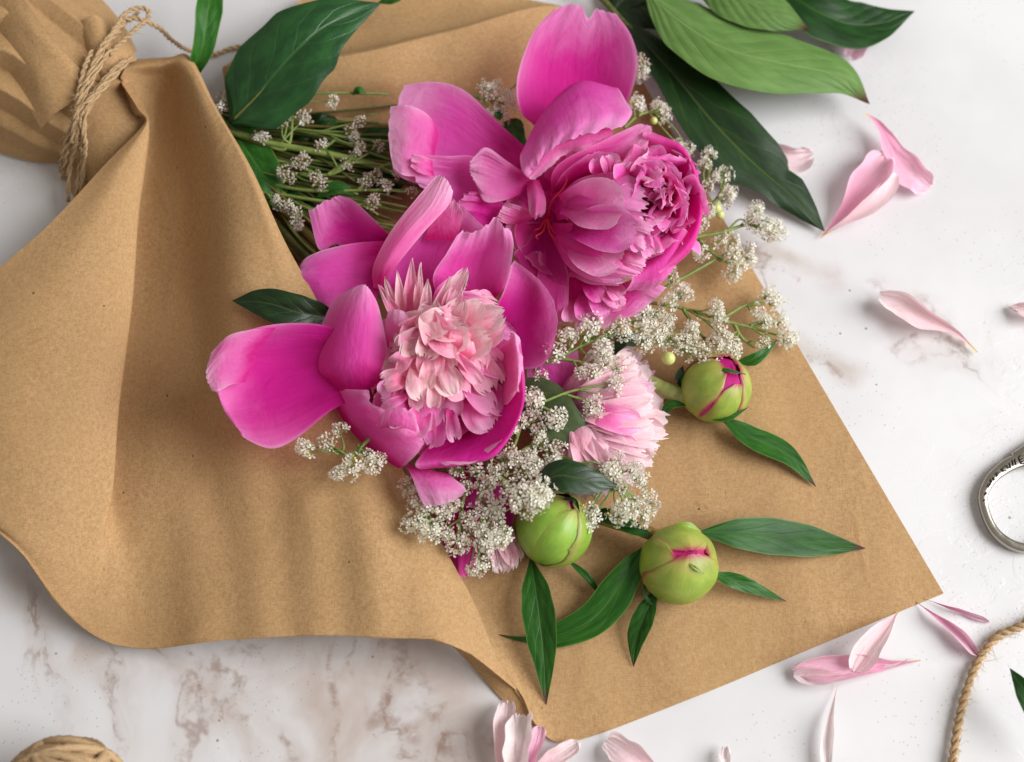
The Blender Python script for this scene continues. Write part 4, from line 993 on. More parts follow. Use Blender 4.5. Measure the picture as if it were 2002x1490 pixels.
# ================================================================== buds
def ax(v):
    v = np.array(v, float); return v/np.linalg.norm(v)
def bud(label, c, r, axis, sepals, spin=0.0):
    t = thing('peony_bud', label, 'flower bud', (c[0], c[1], 3), 'green peony buds on the paper')
    C = at(c); a = ax(axis)
    e = np.cross(a, [0.3, 1, .1]); e /= np.linalg.norm(e); f = np.cross(a, e)
    # petals inside
    nu, nv = 33, 25
    th = np.linspace(.02, math.pi-.02, nv)[:, None]; ph = np.linspace(0, 2*math.pi, nu)[None]
    rr = 1+.02*np.sin(ph*3+2*th)
    D = (np.cos(th)[..., None]*a+(np.sin(th)*np.cos(ph))[..., None]*e+(np.sin(th)*np.sin(ph))[..., None]*f)
    sheet('petal_ball', C+D*(rr*r*.965*S)[..., None], M['budpetal'], t, world=True)
    for i, (phi, t1, w, mm, lift) in enumerate(sepals):
        phi = R(phi)+spin
        nu, nv = 25, 27
        v = np.linspace(0, 1, nv)[:, None]; u = np.linspace(-1, 1, nu)[None]
        tht = math.pi-.15-(math.pi-.15-R(t1))*v
        wv = R(w)*np.interp(v, [0, .2, .55, .8, .93, 1], [.55, .88, 1, .92, .62, .16])
        d0 = np.cos(tht)[..., None]*a+np.sin(tht)[..., None]*(math.cos(phi)*e+math.sin(phi)*f)
        sd = -math.sin(phi)*e+math.cos(phi)*f
        ang = wv*u
        D = np.cos(ang)[..., None]*d0+np.sin(ang)[..., None]*sd
        rad = r*(1.0+lift+.012*(1-u**2)+.02*v**6+.014*wav(u, v, i+3, 1.0, .8))
        rad = rad-r*.02*np.clip(np.abs(u), 0, 1)**8
        o = sheet('sepal', C+D*(rad*S)[..., None], M[mm], t, thick=2.2, world=True)
    return t

b1 = bud('green bud with a magenta seam at the upper right of the paper', (1399, 760, 66), 64, (.42, .25, .85),
         [(200, 10, 72, 'sepal', .012), (20, 16, 52, 'sepal', .02), (290, 30, 46, 'sepal', .03), (115, 26, 40, 'sepal', .006)])
tube('stem', [(1180, 690, 40), (1250, 735, 48), (1300, 762, 54), (1345, 778, 58)], [13, 14, 15, 17], M['stempale'], b1, 24, 10)
leaf(b1, [(1405, 812, 40), (1470, 855, 34), (1540, 890, 24), (1596, 952, 8)], 48, 'leafmid', seed=31, fold=.3, roll=-12)
leaf(b1, [(1345, 792, 60), (1315, 790, 64), (1300, 804, 56), (1302, 824, 40)], 18, 'leafmid', seed=32, name='bract', nv=20)
leaf(b1, [(1370, 812, 62), (1420, 818, 78), (1464, 796, 86)], 12, 'leafmid', seed=33, name='bract', nv=20)
leaf(b1, [(1335, 765, 62), (1330, 735, 74), (1336, 715, 70)], 20, 'leafdark', seed=34, name='bract', nv=20)
leaf(b1, [(1394, 722, 128), (1425, 724, 134), (1458, 732, 128)], 7, 'leafmid', seed=35, name='bract', nv=16)

b2 = bud('plain round green bud half under the white sprigs', (1082, 1034, 78), 66, (.55, .65, .5),
         [(180, -8, 88, 'sepalg', .026), (20, 20, 66, 'sepalg', .008), (90, 24, 60, 'sepalg', .014), (280, 16, 70, 'sepalg', .020)])
leaf(b2, [(1038, 1092, 30), (1050, 1170, 44), (1062, 1270, 34), (1068, 1378, 6)], 68, 'leafmid', seed=41, fold=.3, nv=44, roll=8)
leaf(b2, [(1112, 1096, 40), (1150, 1130, 36), (1176, 1168, 14)], 15, 'leafmid', seed=42, name='bract', nv=20)
leaf(b2, [(1020, 990, 84), (1012, 1040, 84), (1030, 1092, 50)], 12, 'leafmid', seed=43, name='bract', nv=20)
leaf(b2, [(1100, 975, 138), (1122, 978, 144), (1134, 1002, 134)], 9, 'leafdark', seed=44, name='bract', nv=18)

b3 = bud('yellow green bud with red lined sepals at the middle of four spread leaves', (1326, 1102, 68), 68, (.22, -.16, .95),
         [(100, -8, 84, 'sepal', .034), (275, 14, 80, 'sepal', .012), (190, 30, 50, 'sepal', .006), (10, 22, 52, 'sepal', .020)], spin=R(15))
tube('stem', [(1130, 1000, 34), (1190, 1020, 38), (1250, 1036, 44), (1290, 1050, 50)], [10, 11, 12, 14], M['stemred'], b3, 24, 10)
leaf(b3, [(1362, 1042, 70), (1440, 1042, 60), (1540, 1052, 34), (1620, 1064, 18), (1692, 1072, 8)], 74, 'leafmid', seed=51, fold=.2, nv=46, roll=6)
leaf(b3, [(1388, 1120, 50), (1450, 1140, 34), (1538, 1176, 8)], 32, 'leafmid', seed=52, fold=.3)
leaf(b3, [(1284, 1150, 42), (1262, 1200, 40), (1244, 1250, 24), (1238, 1304, 6)], 46, 'leafmid', seed=53, fold=.35, roll=14)
leaf(b3, [(1256, 1072, 60), (1222, 1130, 56), (1165, 1205, 34), (1085, 1244, 14), (1025, 1250, 8), (970, 1240, 5)], 72, 'leafmid', prof=[(0, .06), (.1, .6), (.28, 1), (.45, .9), (.6, .66), (.72, .3), (.8, .14), (1, .01)], seed=54, fold=.16, nv=50, roll=-8)
leaf(b3, [(1262, 1130, 66), (1262, 1165, 60), (1280, 1188, 44)], 8, 'leafmid', seed=55, name='bract', nv=18)
leaf(b3, [(1186, 1002, 60), (1230, 1028, 66), (1282, 1052, 60)], 30, 'leafmid', seed=56, name='bract', nv=24)
leaf(b3, [(1346, 1100, 138), (1358, 1110, 140), (1376, 1122, 130)], 6, 'sepalg', seed=57, name='bract', nv=18)
leaf(b3, [(1290, 1044, 84), (1340, 1030, 100), (1372, 1040, 84)], 22, 'sepalg', seed=58, name='bract', nv=20)

# ================================================================== flower stems inside the wrap
def stems(parent, arr):
    for sp_, rd, mm in arr:
        tube('stem', sp_, rd, M[mm], parent, 30, 9)
stems(pa, [([(400, 240, 32), (420, 280, 60), (520, 380, 46), (640, 500, 44), (800, 700, 70)], [9, 9, 10, 10], 'stembr'),
           ([(400, 250, 22), (430, 330, 40), (550, 450, 34), (640, 540, 40), (820, 720, 60)], [9, 9, 9, 9], 'stemdk')])
stems(pb, [([(400, 220, 42), (430, 250, 80), (520, 278, 92), (690, 312, 84), (850, 362, 70), (1050, 420, 70)], [6, 6, 7, 7, 7], 'stem'),
           ([(400, 200, 42), (480, 270, 86), (640, 300, 80), (760, 330, 66), (1000, 400, 60)], [7, 7, 7, 7], 'stemdk')])
stems(pc, [([(400, 240, 14), (480, 350, 34), (700, 480, 30), (900, 650, 40), (1080, 790, 60)], [9, 9, 9], 'stemdk')])
stems(pd, [([(400, 250, 14), (460, 380, 26), (640, 560, 24), (850, 900, 30), (920, 1000, 40)], [9, 9, 9], 'stembr')])

# ================================================================== white filler flowers
def cluster_mesh(seed, kind='open', n=30):
    """a dome of tiny four petalled florets on short stalks; axis +z, about 24 photo px in radius"""
    r = np.random.RandomState(seed)
    V, F, MI = [], [], []
    def add(v, f, m):
        o = len(V); V.extend(v)
        F.extend([[i+o for i in q] for q in f]); MI.extend([m]*len(f))
    def octa(c, s, m):
        c = np.array(c)
        v = [c+np.array(d)*s for d in ((1, 0, 0), (-1, 0, 0), (0, 1, 0), (0, -1, 0), (0, 0, 1), (0, 0, -1))]
        add(v, [[0, 2, 4], [2, 1, 4], [1, 3, 4], [3, 0, 4], [2, 0, 5], [1, 2, 5], [3, 1, 5], [0, 3, 5]], m)
    def ball(c, s, m, d):
        # two rings: a rounded bud
        e = np.cross(d, [.31, .5, .8]); e /= np.linalg.norm(e); f = np.cross(d, e)
        v = [c-d*s]; k = 6
        for h, q in ((-.5, .86), (.45, .9)):
            for i in range(k):
                a = 6.283*i/k
                v.append(c+d*s*h+(e*math.cos(a)+f*math.sin(a))*s*q)
        v.append(c+d*s*1.15)
        fs = [[0, 1+(i+1) % k, 1+i] for i in range(k)]+[[1+i, 1+(i+1) % k, 1+k+(i+1) % k, 1+k+i] for i in range(k)]+[[1+k+i, 1+k+(i+1) % k, 1+2*k] for i in range(k)]
        add(v, fs, m)
    for i in range(n):
        zc = 1-1.25*(i+.5)/n
        ph = i*2.39996+r.uniform(-.3, .3)
        rr = math.sqrt(max(0, 1-zc*zc))
        d = ax((rr*math.cos(ph)+r.normal()*.12, rr*math.sin(ph)+r.normal()*.12, zc+r.normal()*.1))
        Rr = 20*r.uniform(.62, 1.22)
        c = d*Rr*np.array([1, 1, .95])
        # stalk
        e = np.cross(d, [.2, .9, .4]); e /= np.linalg.norm(e); f = np.cross(d, e)
        b0 = np.array([0, 0, -6.0])
        v = [b0+e*.5, b0-e*.3+f*.5, b0-e*.3-f*.5, c+e*.5, c-e*.3+f*.5, c-e*.3-f*.5]
        add(v, [[0, 1, 4, 3], [1, 2, 5, 4], [2, 0, 3, 5]], 3)
        isbud = r.rand() < (.12 if kind == 'open' else .78)
        if isbud:
            ball(c, r.uniform(2.0, 3.0)*(1 if kind == 'open' else 1.15), r.choice([1, 2, 4]) if kind == 'open' else r.choice([4, 4, 5]), d)
            continue
        # calyx, four petals, stamens
        octa(c, 1.3, 2)
        a0 = r.uniform(0, 6.28); L = r.uniform(6.4, 8.6); tw = r.uniform(.15, .55)
        pm = 0 if r.rand() < .8 else 5
        for q in range(4):
            a = a0+q*math.pi/2+r.normal()*.15
            s = e*math.cos(a)+f*math.sin(a); w = np.cross(d, s)
            out = ax(s+d*tw)
            b_ = c+s*.8
            v = [b_, b_+out*L*.45+w*1.9, b_+out*L*.85+w*3.0+d*.4, b_+out*L*1.04+d*.2, b_+out*L*.85-w*3.0+d*.4, b_+out*L*.45-w*1.9, b_+out*L*.6+d*-.3]
            add(v, [[0, 6, 1], [1, 6, 2], [2, 6, 3], [3, 6, 4], [4, 6, 5], [5, 6, 0]], pm)
        for q in range(3):
            a = r.uniform(0, 6.28)
            p_ = c+d*3.2+(e*math.cos(a)+f*math.sin(a))*1.5
            if r.rand() < .6: octa(p_, .75, 1 if r.rand() < .75 else 2)
    mats = [M['fwhite'], M['fyellow'], M['fgreen'], M['stempale'], M['fbud'], M['fblush']]
    return mesh('blossom_cluster', np.array(V)*S, F, mats, mi=MI, smooth=False)
CL_OPEN = [cluster_mesh(s, 'open', n) for s, n in ((1, 15), (2, 19), (3, 17), (4, 13), (5, 22))]
CL_BUD = [cluster_mesh(s, 'bud', n) for s, n in ((11, 22), (12, 26), (13, 30))]

def sprig(label, main, clusters, kind='open', seed=0, rad=4.2, m='stem', size=1.0, berries=(), extra=()):
    """main: list of stem polylines; clusters (x, y, height[, size]) each get a thin stalk from the nearest stem point"""
    r = np.random.RandomState(seed)
    t = thing('filler_sprig', label, 'flower sprig', main[0][0], 'sprigs of tiny white filler flowers')
    pts = []
    VV, FF, UU = [], [], []
    def addtube(P, rd, k=6):
        V, F, uv = tube_geo(P, rd, k)
        o = sum(len(x) for x in VV); VV.append(V); UU.append(uv); FF.extend([[i+o for i in q] for q in F])
    for j, ml in enumerate(main):
        Q = crom(np.array(ml, float), 26)
        pts.append(Q)
        addtube(at(Q), np.linspace(rad, rad*.6, 26)*S)
    A = np.concatenate(pts)
    for i, c in enumerate(clusters):
        c = list(c)+[1.0]*(4-len(c))
        if kind == 'open' and len(clusters) > 12 and r.rand() < .2: continue
        p = np.array(c[:3], float)
        dd = np.linalg.norm((A-p)*np.array([1, 1, .8]), axis=1)
        j = int(np.argmin(dd)); j = max(0, j-int(r.randint(3, 8))) if j % 26 > 8 else j
        q = A[j]
        mid = (p+q)/2+np.array([r.normal()*5, r.normal()*5, 5])
        end = p-np.array([0, 0, 6])
        Q = crom(np.array([q, mid, end]), 12)
        addtube(at(Q), np.linspace(rad*.55, 1.4, 12)*S, 5)
        dirv = at(p)-at(mid); dirv = ax(dirv/np.linalg.norm(dirv)+np.array([0, 0, .9])+r.normal(size=3)*.2)
        me = CL_OPEN[r.randint(0, 5)] if kind == 'open' and r.rand() > .12 else CL_BUD[r.randint(0, 3)]
        o = bpy.data.objects.new('blossom_cluster', me)
        COL.objects.link(o); o.parent = t
        o.location = Vector(at(p)-root_loc(t))
        qv = Vector(dirv).to_track_quat('Z', 'Y')
        from mathutils import Quaternion
        o.rotation_mode = 'QUATERNION'
        o.rotation_quaternion = qv @ Quaternion((0, 0, 1), r.uniform(0, 6.28))
        s = c[3]*size*r.uniform(.72, 1.02)
        o.scale = (s*r.uniform(.85, 1.05), s*r.uniform(.85, 1.05), s*r.uniform(.95, 1.45))
    obj('stem', mesh('stem', np.concatenate(VV)-root_loc(t), FF, M[m], np.concatenate(UU)), t)
    for (x, y, z, rb) in berries:
        nu, nv = 16, 10
        th = np.linspace(.02, math.pi-.02, nv)[:, None]; ph = np.linspace(0, 2*math.pi, nu)[None]
        D = np.stack([np.sin(th)*np.cos(ph), np.sin(th)*np.sin(ph), np.cos(th)+0*ph], -1)
        sheet('berry', at((x, y, z))+D*rb*S, M['berry'], t, world=True)
    for sp_, w_ in extra:
        leaf(t, sp_, w_, 'leafmid', seed=seed+5, name='small_leaf', nv=18, nu=9)
    return t

sprig('white sprig tucked against the right rim of the ruffled pink peony', [[(1330, 460, 60), (1370, 400, 70), (1385, 330, 70)], [(1350, 440, 60), (1400, 390, 64), (1420, 350, 60)]],
      [(1379, 324, 78), (1386, 306, 74, .8), (1414, 348, 66), (1382, 369, 80), (1414, 392, 66), (1425, 380, 60, .8), (1385, 413, 80), (1367, 437, 80), (1398, 350, 70, .8)], seed=1, berries=[(1401, 407, 78, 10), (1408, 420, 66, 9)])
sprig('white sprig reaching past the paper edge toward the dark leaf', [[(1290, 500, 60), (1352, 467, 66), (1410, 455, 66), (1460, 440, 60), (1510, 448, 56)]],
      [(1476, 420, 74), (1460, 432, 70, .9), (1488, 442, 74), (1515, 440, 66), (1500, 456, 62), (1518, 456, 56, .9), (1480, 408, 66, .7)], seed=2, rad=4.6)
sprig('white sprig with forked pale stems on the paper under the ruffled peony', [[(1280, 575, 44), (1308, 558, 50), (1373, 522, 54), (1405, 504, 50), (1440, 490, 44)], [(1366, 468, 56), (1390, 492, 56), (1418, 512, 52)]],
      [(1402, 476, 58), (1428, 474, 56), (1459, 491, 50), (1462, 505, 44, .9), (1433, 502, 60), (1416, 516, 58), (1432, 532, 56), (1440, 520, 48, .8), (1373, 492, 60), (1356, 503, 62), (1318, 520, 70), (1312, 540, 66, .9), (1345, 490, 64)], seed=3)
sprig('long branching white sprig above the bud with the pink seam', [[(1260, 590, 40), (1335, 603, 46), (1411, 626, 46), (1467, 640, 40), (1520, 655, 30)], [(1411, 623, 46), (1430, 612, 48), (1453, 599, 44), (1490, 592, 36)], [(1335, 603, 46), (1352, 630, 44), (1375, 660, 44), (1380, 680, 44)], [(1436, 635, 42), (1450, 660, 40), (1475, 680, 34)], [(1467, 637, 40), (1500, 625, 38)]],
      [(1399, 600, 66, .9), (1400, 618, 70), (1404, 636, 70), (1408, 656, 70), (1398, 673, 66), (1476, 600, 50), (1478, 612, 48, .9), (1500, 580, 42), (1510, 592, 40), (1521, 616, 40), (1524, 632, 36, .9), (1496, 632, 46), (1546, 660, 30), (1536, 668, 28, .9), (1480, 692, 44), (1490, 672, 46), (1492, 656, 44, .8), (1440, 660, 50), (1448, 682, 46), (1428, 690, 48), (1430, 676, 52)], seed=4, rad=4.2)
sprig('dense white sprig running from the ruffled peony down to the pale berry', [[(1100, 640, 110), (1160, 660, 104), (1230, 664, 96), (1300, 660, 84), (1360, 680, 80)], [(1180, 660, 100), (1240, 630, 100), (1310, 595, 84), (1340, 575, 70)]],
      [(1340, 578, 84), (1326, 574, 84, .9), (1305, 594, 90), (1258, 612, 104), (1250, 626, 104), (1302, 630, 100), (1290, 616, 100, .8), (1349, 652, 98), (1352, 640, 94, .8), (1340, 688, 96), (1314, 674, 102), (1281, 664, 108), (1258, 673, 110), (1274, 684, 104), (1246, 650, 112), (1373, 693, 96), (1388, 710, 100), (1376, 714, 100, .8), (1330, 664, 100), (1360, 676, 94), (1296, 650, 104), (1236, 664, 112, .9), (1266, 640, 108)], seed=5, berries=[(1307, 701, 108, 13)])
sprig('white sprig crossing under the big right petal of the pale centred peony', [[(1020, 720, 100), (1090, 700, 118), (1150, 670, 122), (1200, 650, 118)], [(1090, 700, 118), (1150, 710, 122), (1210, 712, 116)]],
      [(1158, 632, 134), (1160, 646, 132, .8), (1212, 638, 130), (1220, 652, 128), (1138, 654, 132), (1103, 664, 134), (1115, 654, 128, .9), (1092, 680, 134), (1084, 694, 130), (1072, 714, 128), (1068, 732, 120), (1058, 738, 112, .8), (1176, 684, 136), (1178, 700, 136, .9), (1162, 728, 138), (1170, 738, 134), (1132, 728, 134, .9), (1208, 712, 124), (1200, 722, 118, .8), (1190, 648, 124)], seed=6)
sprig('thin white sprig lying over the grey green leaf', [[(1000, 800, 130), (1060, 786, 142), (1120, 764, 140), (1190, 756, 130)], [(1050, 790, 142), (1080, 806, 148), (1090, 816, 150)], [(1100, 770, 140), (1140, 782, 138), (1160, 792, 136)]],
      [(1200, 760, 136), (1204, 746, 132, .8), (1160, 788, 142), (1152, 800, 138, .9), (1168, 804, 136, .8), (1048, 784, 150), (1044, 796, 146, .8), (1086, 816, 156, 1.25), (1016, 768, 150, .9)], seed=7, rad=3.4)
sprig('white sprig bunched at the lower right rim of the pale centred peony', [[(930, 930, 110), (990, 900, 126), (1040, 870, 130), (1090, 850, 126)], [(960, 920, 110), (1000, 880, 130), (1020, 830, 140)]],
      [(1014, 828, 148), (1004, 842, 144, .9), (1034, 828, 146), (1044, 836, 142, .8), (1054, 848, 144), (1054, 864, 140, .9), (1084, 876, 140), (1078, 890, 136), (1064, 891, 142), (1072, 906, 136, .8), (998, 886, 146), (1014, 914, 146), (1004, 900, 148), (1040, 910, 144), (1034, 894, 142), (1022, 924, 140), (962, 936, 136), (974, 924, 136), (936, 918, 130), (892, 922, 128, .9), (986, 906, 140)], seed=8)
sprig('fullest white cluster sprig resting on the plain round bud', [[(950, 905, 120), (985, 940, 144), (1010, 965, 158), (1020, 985, 160)]],
      [(1020, 968, 182, 1.15), (1052, 952, 178, 1.1), (998, 960, 176, 1.1), (1030, 1000, 176, 1.1), (1050, 984, 178, 1.1), (1040, 970, 184), (1008, 984, 178), (1062, 968, 172)], seed=9, rad=4.6)
sprig('white sprigs hanging beside the lowest pink petal over the flap edge', [[(905, 915, 90), (870, 950, 110), (840, 990, 122), (840, 1040, 124)], [(870, 960, 100), (820, 970, 120)]],
      [(808, 965, 132), (816, 980, 132), (838, 998, 138), (850, 984, 132), (815, 1018, 138), (828, 1030, 138), (850, 1012, 138), (842, 1046, 138), (852, 1036, 136), (866, 1004, 130), (800, 1026, 132, .8), (884, 984, 126), (872, 994, 126), (800, 950, 124, .8)], seed=10)
sprig('white sprigs spread over the hidden magenta peony', [[(925, 900, 90), (940, 960, 110), (950, 1020, 112), (935, 1090, 84)], [(925, 920, 96), (905, 980, 110), (895, 1040, 104)], [(950, 1000, 110), (985, 1030, 112)]],
      [(905, 968, 122), (936, 977, 122), (948, 953, 124), (912, 1016, 122), (955, 1032, 122), (968, 1016, 124), (990, 1042, 116), (984, 1054, 112, .9), (951, 1059, 112), (966, 1048, 116), (877, 1036, 112), (880, 1050, 108, .8), (893, 1062, 104), (906, 1070, 98, .8), (931, 1108, 90), (944, 1102, 88, .8), (920, 1112, 84, .7), (886, 982, 116), (930, 1000, 120), (944, 1014, 120), (976, 1000, 122), (920, 1046, 112), (912, 955, 118), (958, 988, 122), (938, 1034, 116)], seed=11)
sprig('white sprig fanned over the fringed peony toward the red stem', [[(1070, 880, 128), (1130, 905, 134), (1190, 930, 130), (1230, 970, 112)], [(1190, 930, 130), (1230, 920, 126), (1250, 940, 118)]],
      [(1212, 884, 132), (1208, 898, 132), (1181, 898, 138), (1184, 914, 138, .9), (1197, 926, 138), (1236, 922, 126), (1246, 938, 122), (1222, 950, 128), (1210, 958, 126, .9), (1266, 966, 106), (1270, 986, 100), (1262, 1000, 96), (1243, 980, 112), (1234, 992, 112), (1220, 992, 116), (1228, 1006, 108), (1208, 1008, 108), (1254, 1012, 98), (1216, 974, 118), (1204, 992, 108), (1154, 996, 112), (1150, 1014, 106), (1142, 1028, 100, .9), (1160, 1010, 104)], seed=12)
sprig('small white sprig on the flap left of the pale centred peony', [[(760, 820, 134), (720, 860, 148), (680, 890, 154), (640, 870, 154)], [(700, 870, 152), (720, 900, 152)]],
      [(596, 874, 162), (604, 882, 160, .8), (637, 864, 164), (648, 872, 162, .7), (658, 826, 162), (664, 842, 162, .8), (675, 880, 170, 1.1), (668, 912, 168, 1.1), (684, 920, 166), (694, 906, 166), (728, 906, 162, .9), (718, 892, 164, .8), (742, 896, 160, .8), (660, 924, 160, .8)], seed=13)
sprig('white sprig behind the left upright petal of the ruffled peony', [[(880, 200, 90), (930, 190, 96), (970, 195, 96), (1010, 165, 92)]],
      [(947, 173, 108, .9), (969, 168, 108, .9), (960, 186, 106, .9), (995, 189, 104), (1004, 204, 100), (978, 210, 102), (962, 220, 98, .8), (984, 230, 94, .8)], seed=14, rad=3.6, extra=[([(985, 215, 100), (975, 222, 108), (978, 236, 100)], 18)])
sprig('white sprig showing at the right of the tallest pink petal', [[(1200, 180, 60), (1240, 150, 70), (1256, 128, 72)]],
      [(1254, 124, 84, .9), (1256, 140, 80, .9), (1250, 150, 76, .7)], seed=15)
sprig('short white sprig on the paper edge above the ruffled heart', [[(1220, 250, 70), (1250, 225, 78), (1290, 215, 70)]],
      [(1243, 204, 86, .8), (1250, 212, 80, .8), (1290, 216, 76), (1298, 230, 70, .9), (1284, 206, 72, .7), (1326, 284, 70, .8), (1344, 292, 66, .8)], seed=16, berries=[(1278, 236, 84, 8)])
# budding sprigs down among the stems
K = [((439, 196), (430, 212)), ((648, 199),), ((551, 244), (560, 232)), ((593, 235),), ((503, 267), (512, 272)), ((683, 258), (690, 272)), ((629, 286),), ((590, 315), (578, 322)), ((696, 302), (704, 290)), ((677, 325),), ((722, 350), (712, 358), (734, 344)), ((751, 367),), ((729, 392), (722, 402)), ((555, 338), (566, 348)), ((577, 418), (582, 432), (562, 404)), ((538, 392), (546, 400)), ((738, 286),), ((803, 376),), ((777, 341), (782, 330)), ((700, 240),), ((615, 348), (624, 358))]
r = np.random.RandomState(5)
def zk(x, y): return 96-18*((y-200)/220)+r.uniform(-8, 8)
GR = [([0, 1], 'budding sprig close under the large glossy leaf', [[(380, 215, 70), (430, 205, 84), (520, 190, 96), (640, 182, 100), (760, 184, 90)]], [([(690, 186, 100), (702, 176, 112), (716, 182, 104)], 16)]),
      ([2, 3, 4], 'budding sprig with a pale upright stalk below the glossy leaf', [[(400, 240, 70), (480, 262, 84), (560, 290, 92), (574, 180, 110)]], []),
      ([5, 16, 19], 'budding sprig with the pinkest bud cluster in the middle of the stems', [[(420, 250, 66), (560, 250, 84), (700, 272, 92), (820, 280, 84)], [(620, 300, 80), (660, 270, 92)]], []),
      ([6, 8, 9], 'budding sprig on a yellow green stem beside the pink petals', [[(440, 300, 66), (560, 318, 78), (640, 342, 84), (720, 300, 94)], [(640, 342, 84), (690, 318, 90), (800, 330, 82)]], []),
      ([7, 13, 20], 'budding sprig with round grey buds near the flap edge', [[(470, 330, 56), (560, 336, 70), (640, 356, 76), (700, 380, 72)]], [([(470, 350, 60), (510, 340, 76), (560, 372, 60)], 22)]),
      ([10, 11, 17, 18], 'budding sprig whose pink buds touch the left upright petal', [[(480, 350, 60), (600, 372, 70), (720, 372, 80), (810, 372, 80)], [(700, 372, 78), (740, 330, 86), (790, 310, 80)]], [([(620, 385, 66), (660, 366, 82), (700, 382, 68)], 26)]),
      ([12,], 'budding sprig just above the left pair of pink petals', [[(500, 372, 56), (620, 392, 70), (700, 400, 76), (740, 420, 70)]], []),
      ([14, 15], 'budding sprig lying along the flap edge above the pink petals', [[(480, 360, 60), (530, 385, 76), (570, 405, 84), (585, 430, 84)]], [])]
for i, (idx, lab, main, ex) in enumerate(GR):
    cl = [(x, y, zk(x, y)+6, .85) for j in idx for (x, y) in K[j]]
    sprig(lab, main, cl, 'bud', seed=40+i, rad=4.4, m='stem', extra=ex)
# bare sprig stems crossing the hollow of the wrap
bare = thing('stem_bunch', 'tangle of thin green sprig stems deep inside the wrap opening', 'stems', (600, 330, 10))
r = np.random.RandomState(9)
for i in range(74):
    f = i/73.0
    y0 = 215+f*160+r.uniform(-12, 12); y1 = 215+f*330+r.uniform(-40, 40)
    z0 = r.uniform(14, 62)
    x1 = 800+r.uniform(-60, 120)-f*120
    tube('stem', [(400+r.uniform(-10, 10), 215+f*60, max(10, z0-10)), (450+f*70, y0, z0+r.uniform(-8, 8)), (600, (y0+y1)/2+r.uniform(-22, 22), z0+r.uniform(-10, 14)), (x1, y1+r.uniform(-10, 10), z0+r.uniform(-8, 14))], [r.uniform(3, 6.5), 3.4, 2.4], M[r.choice(['stemdk', 'stemdk', 'stem', 'stembr'])], bare, 20, 6)
for i in range(36):  # extra leaves, mostly dark tones, added to deepen the shade among the stems
    x = r.uniform(440, 760); y = r.uniform(225, 400); a = r.uniform(-.4, .5)
    leaf(bare, [(x, y, r.uniform(16, 50)), (x+35, y+30*a, r.uniform(36, 66)), (x+80, y+75*a+r.uniform(-8, 8), r.uniform(14, 46))], r.uniform(18, 40), r.choice(['leafmid', 'leafdark', 'leafdark', 'leaf']), seed=i, nv=18, nu=9)

# ================================================================== fallen petals on the board
def fallen(label, spine, w, m='fallen', prof='loose', roll=0, cup=.5, seed=0, wave=4, rag=.05, extra=(), nu=27, nv=40):
    t = thing('fallen_petal', label, 'petal', (spine[len(spine)//2][0], spine[len(spine)//2][1], 0), 'petals fallen on the stone board')
    G = ribbon(spine, w*.82, prof, roll, cup*1.2, max(nu, 21), max(nv, 24), seed, wave*2.0, fold=.12, edge=.11)
    G = ruffle(G, seed+60, 2.2, 5, 2.0, 0, .15)
    if rag: G = ruffle(G, seed, 2, 2, 1, rag, .4, (), 3)
    G[..., 2] = np.maximum(G[..., 2], 1.2)
    sheet('petal_blade', G, M[m], t)
    for i, (s2, w2, m2, r2) in enumerate(extra):
        G = ribbon(s2, w2, prof, r2, cup, nu, nv, seed+9+i, wave)
        G[..., 2] = np.maximum(G[..., 2], 1.0)
        sheet('petal_fold', G, M[m2], t)
    return t
fallen('pale pink petal with a yellow stalk end pointing to the pale leaf tip', [(1690, 221, 42), (1720, 245, 32), (1752, 300, 24), (1790, 340, 16), (1822, 366, 10)], 74, 'fallenp', seed=1, roll=[-20, 10, 20], cup=.35)
fallen('pink folded petal whose yellow end touches the dark leaf tip', [(1604, 464, 10), (1640, 425, 20), (1685, 370, 30), (1722, 330, 34), (1742, 305, 30)], 82, 'fallenp', seed=2, roll=[10, -10, -24], cup=.7, extra=[([(1610, 460, 12), (1660, 428, 34), (1715, 385, 44), (1752, 340, 40)], 40, 'fallen', 20)])
fallen('pale pink petal half hidden under the long dark leaf', [(1440, 232, 8), (1478, 266, 16), (1520, 298, 20), (1560, 308, 14), (1592, 300, 16)], 62, 'fallen', seed=3, roll=10)
fallen('pale petal lying alone right of the paper, its thin end toward the scissors', [(1911, 690, 8), (1870, 652, 14), (1815, 620, 20), (1765, 590, 22), (1718, 576, 22)], 62, 'fallen', seed=4, roll=[20, -16, -10], cup=.8)
fallen('small pink petal under the leaf tips at the top', [(1694, 60, 20), (1682, 84, 22), (1660, 112, 12)], 44, 'fallenp', seed=5, nv=18, prof='broad')
fallen('pink petal lying flat along the lower edge of the paper', [(1800, 1291, 10), (1750, 1298, 12), (1690, 1302, 18), (1620, 1306, 22), (1546, 1312, 14)], 66, 'fallenp', seed=6, roll=[0, 10, -10], cup=.5, extra=[([(1782, 1286, 12), (1750, 1300, 14), (1700, 1306, 16)], 10, 'fallen', 0), ([(1680, 1318, 20), (1620, 1322, 26), (1552, 1318, 16)], 36, 'fallen', -20)])
fallen('pale petal leaning from under the paper onto the flat pink petal', [(1756, 1196, 8), (1738, 1220, 22), (1705, 1262, 36), (1668, 1316, 22)], 62, 'fallen', seed=7, roll=[20, 14, -10], cup=.5)
fallen('slim pink petal slanting down from the lower right paper corner', [(1790, 1176, 4), (1830, 1205, 14), (1876, 1240, 12), (1914, 1284, 6)], 26, 'fallenp', seed=8, cup=.8)
fallen('thinnest pink petal shred at the lower right paper corner', [(1806, 1170, 4), (1850, 1186, 8), (1890, 1200, 6), (1934, 1216, 4)], 14, 'fallenp', seed=9, rag=0)
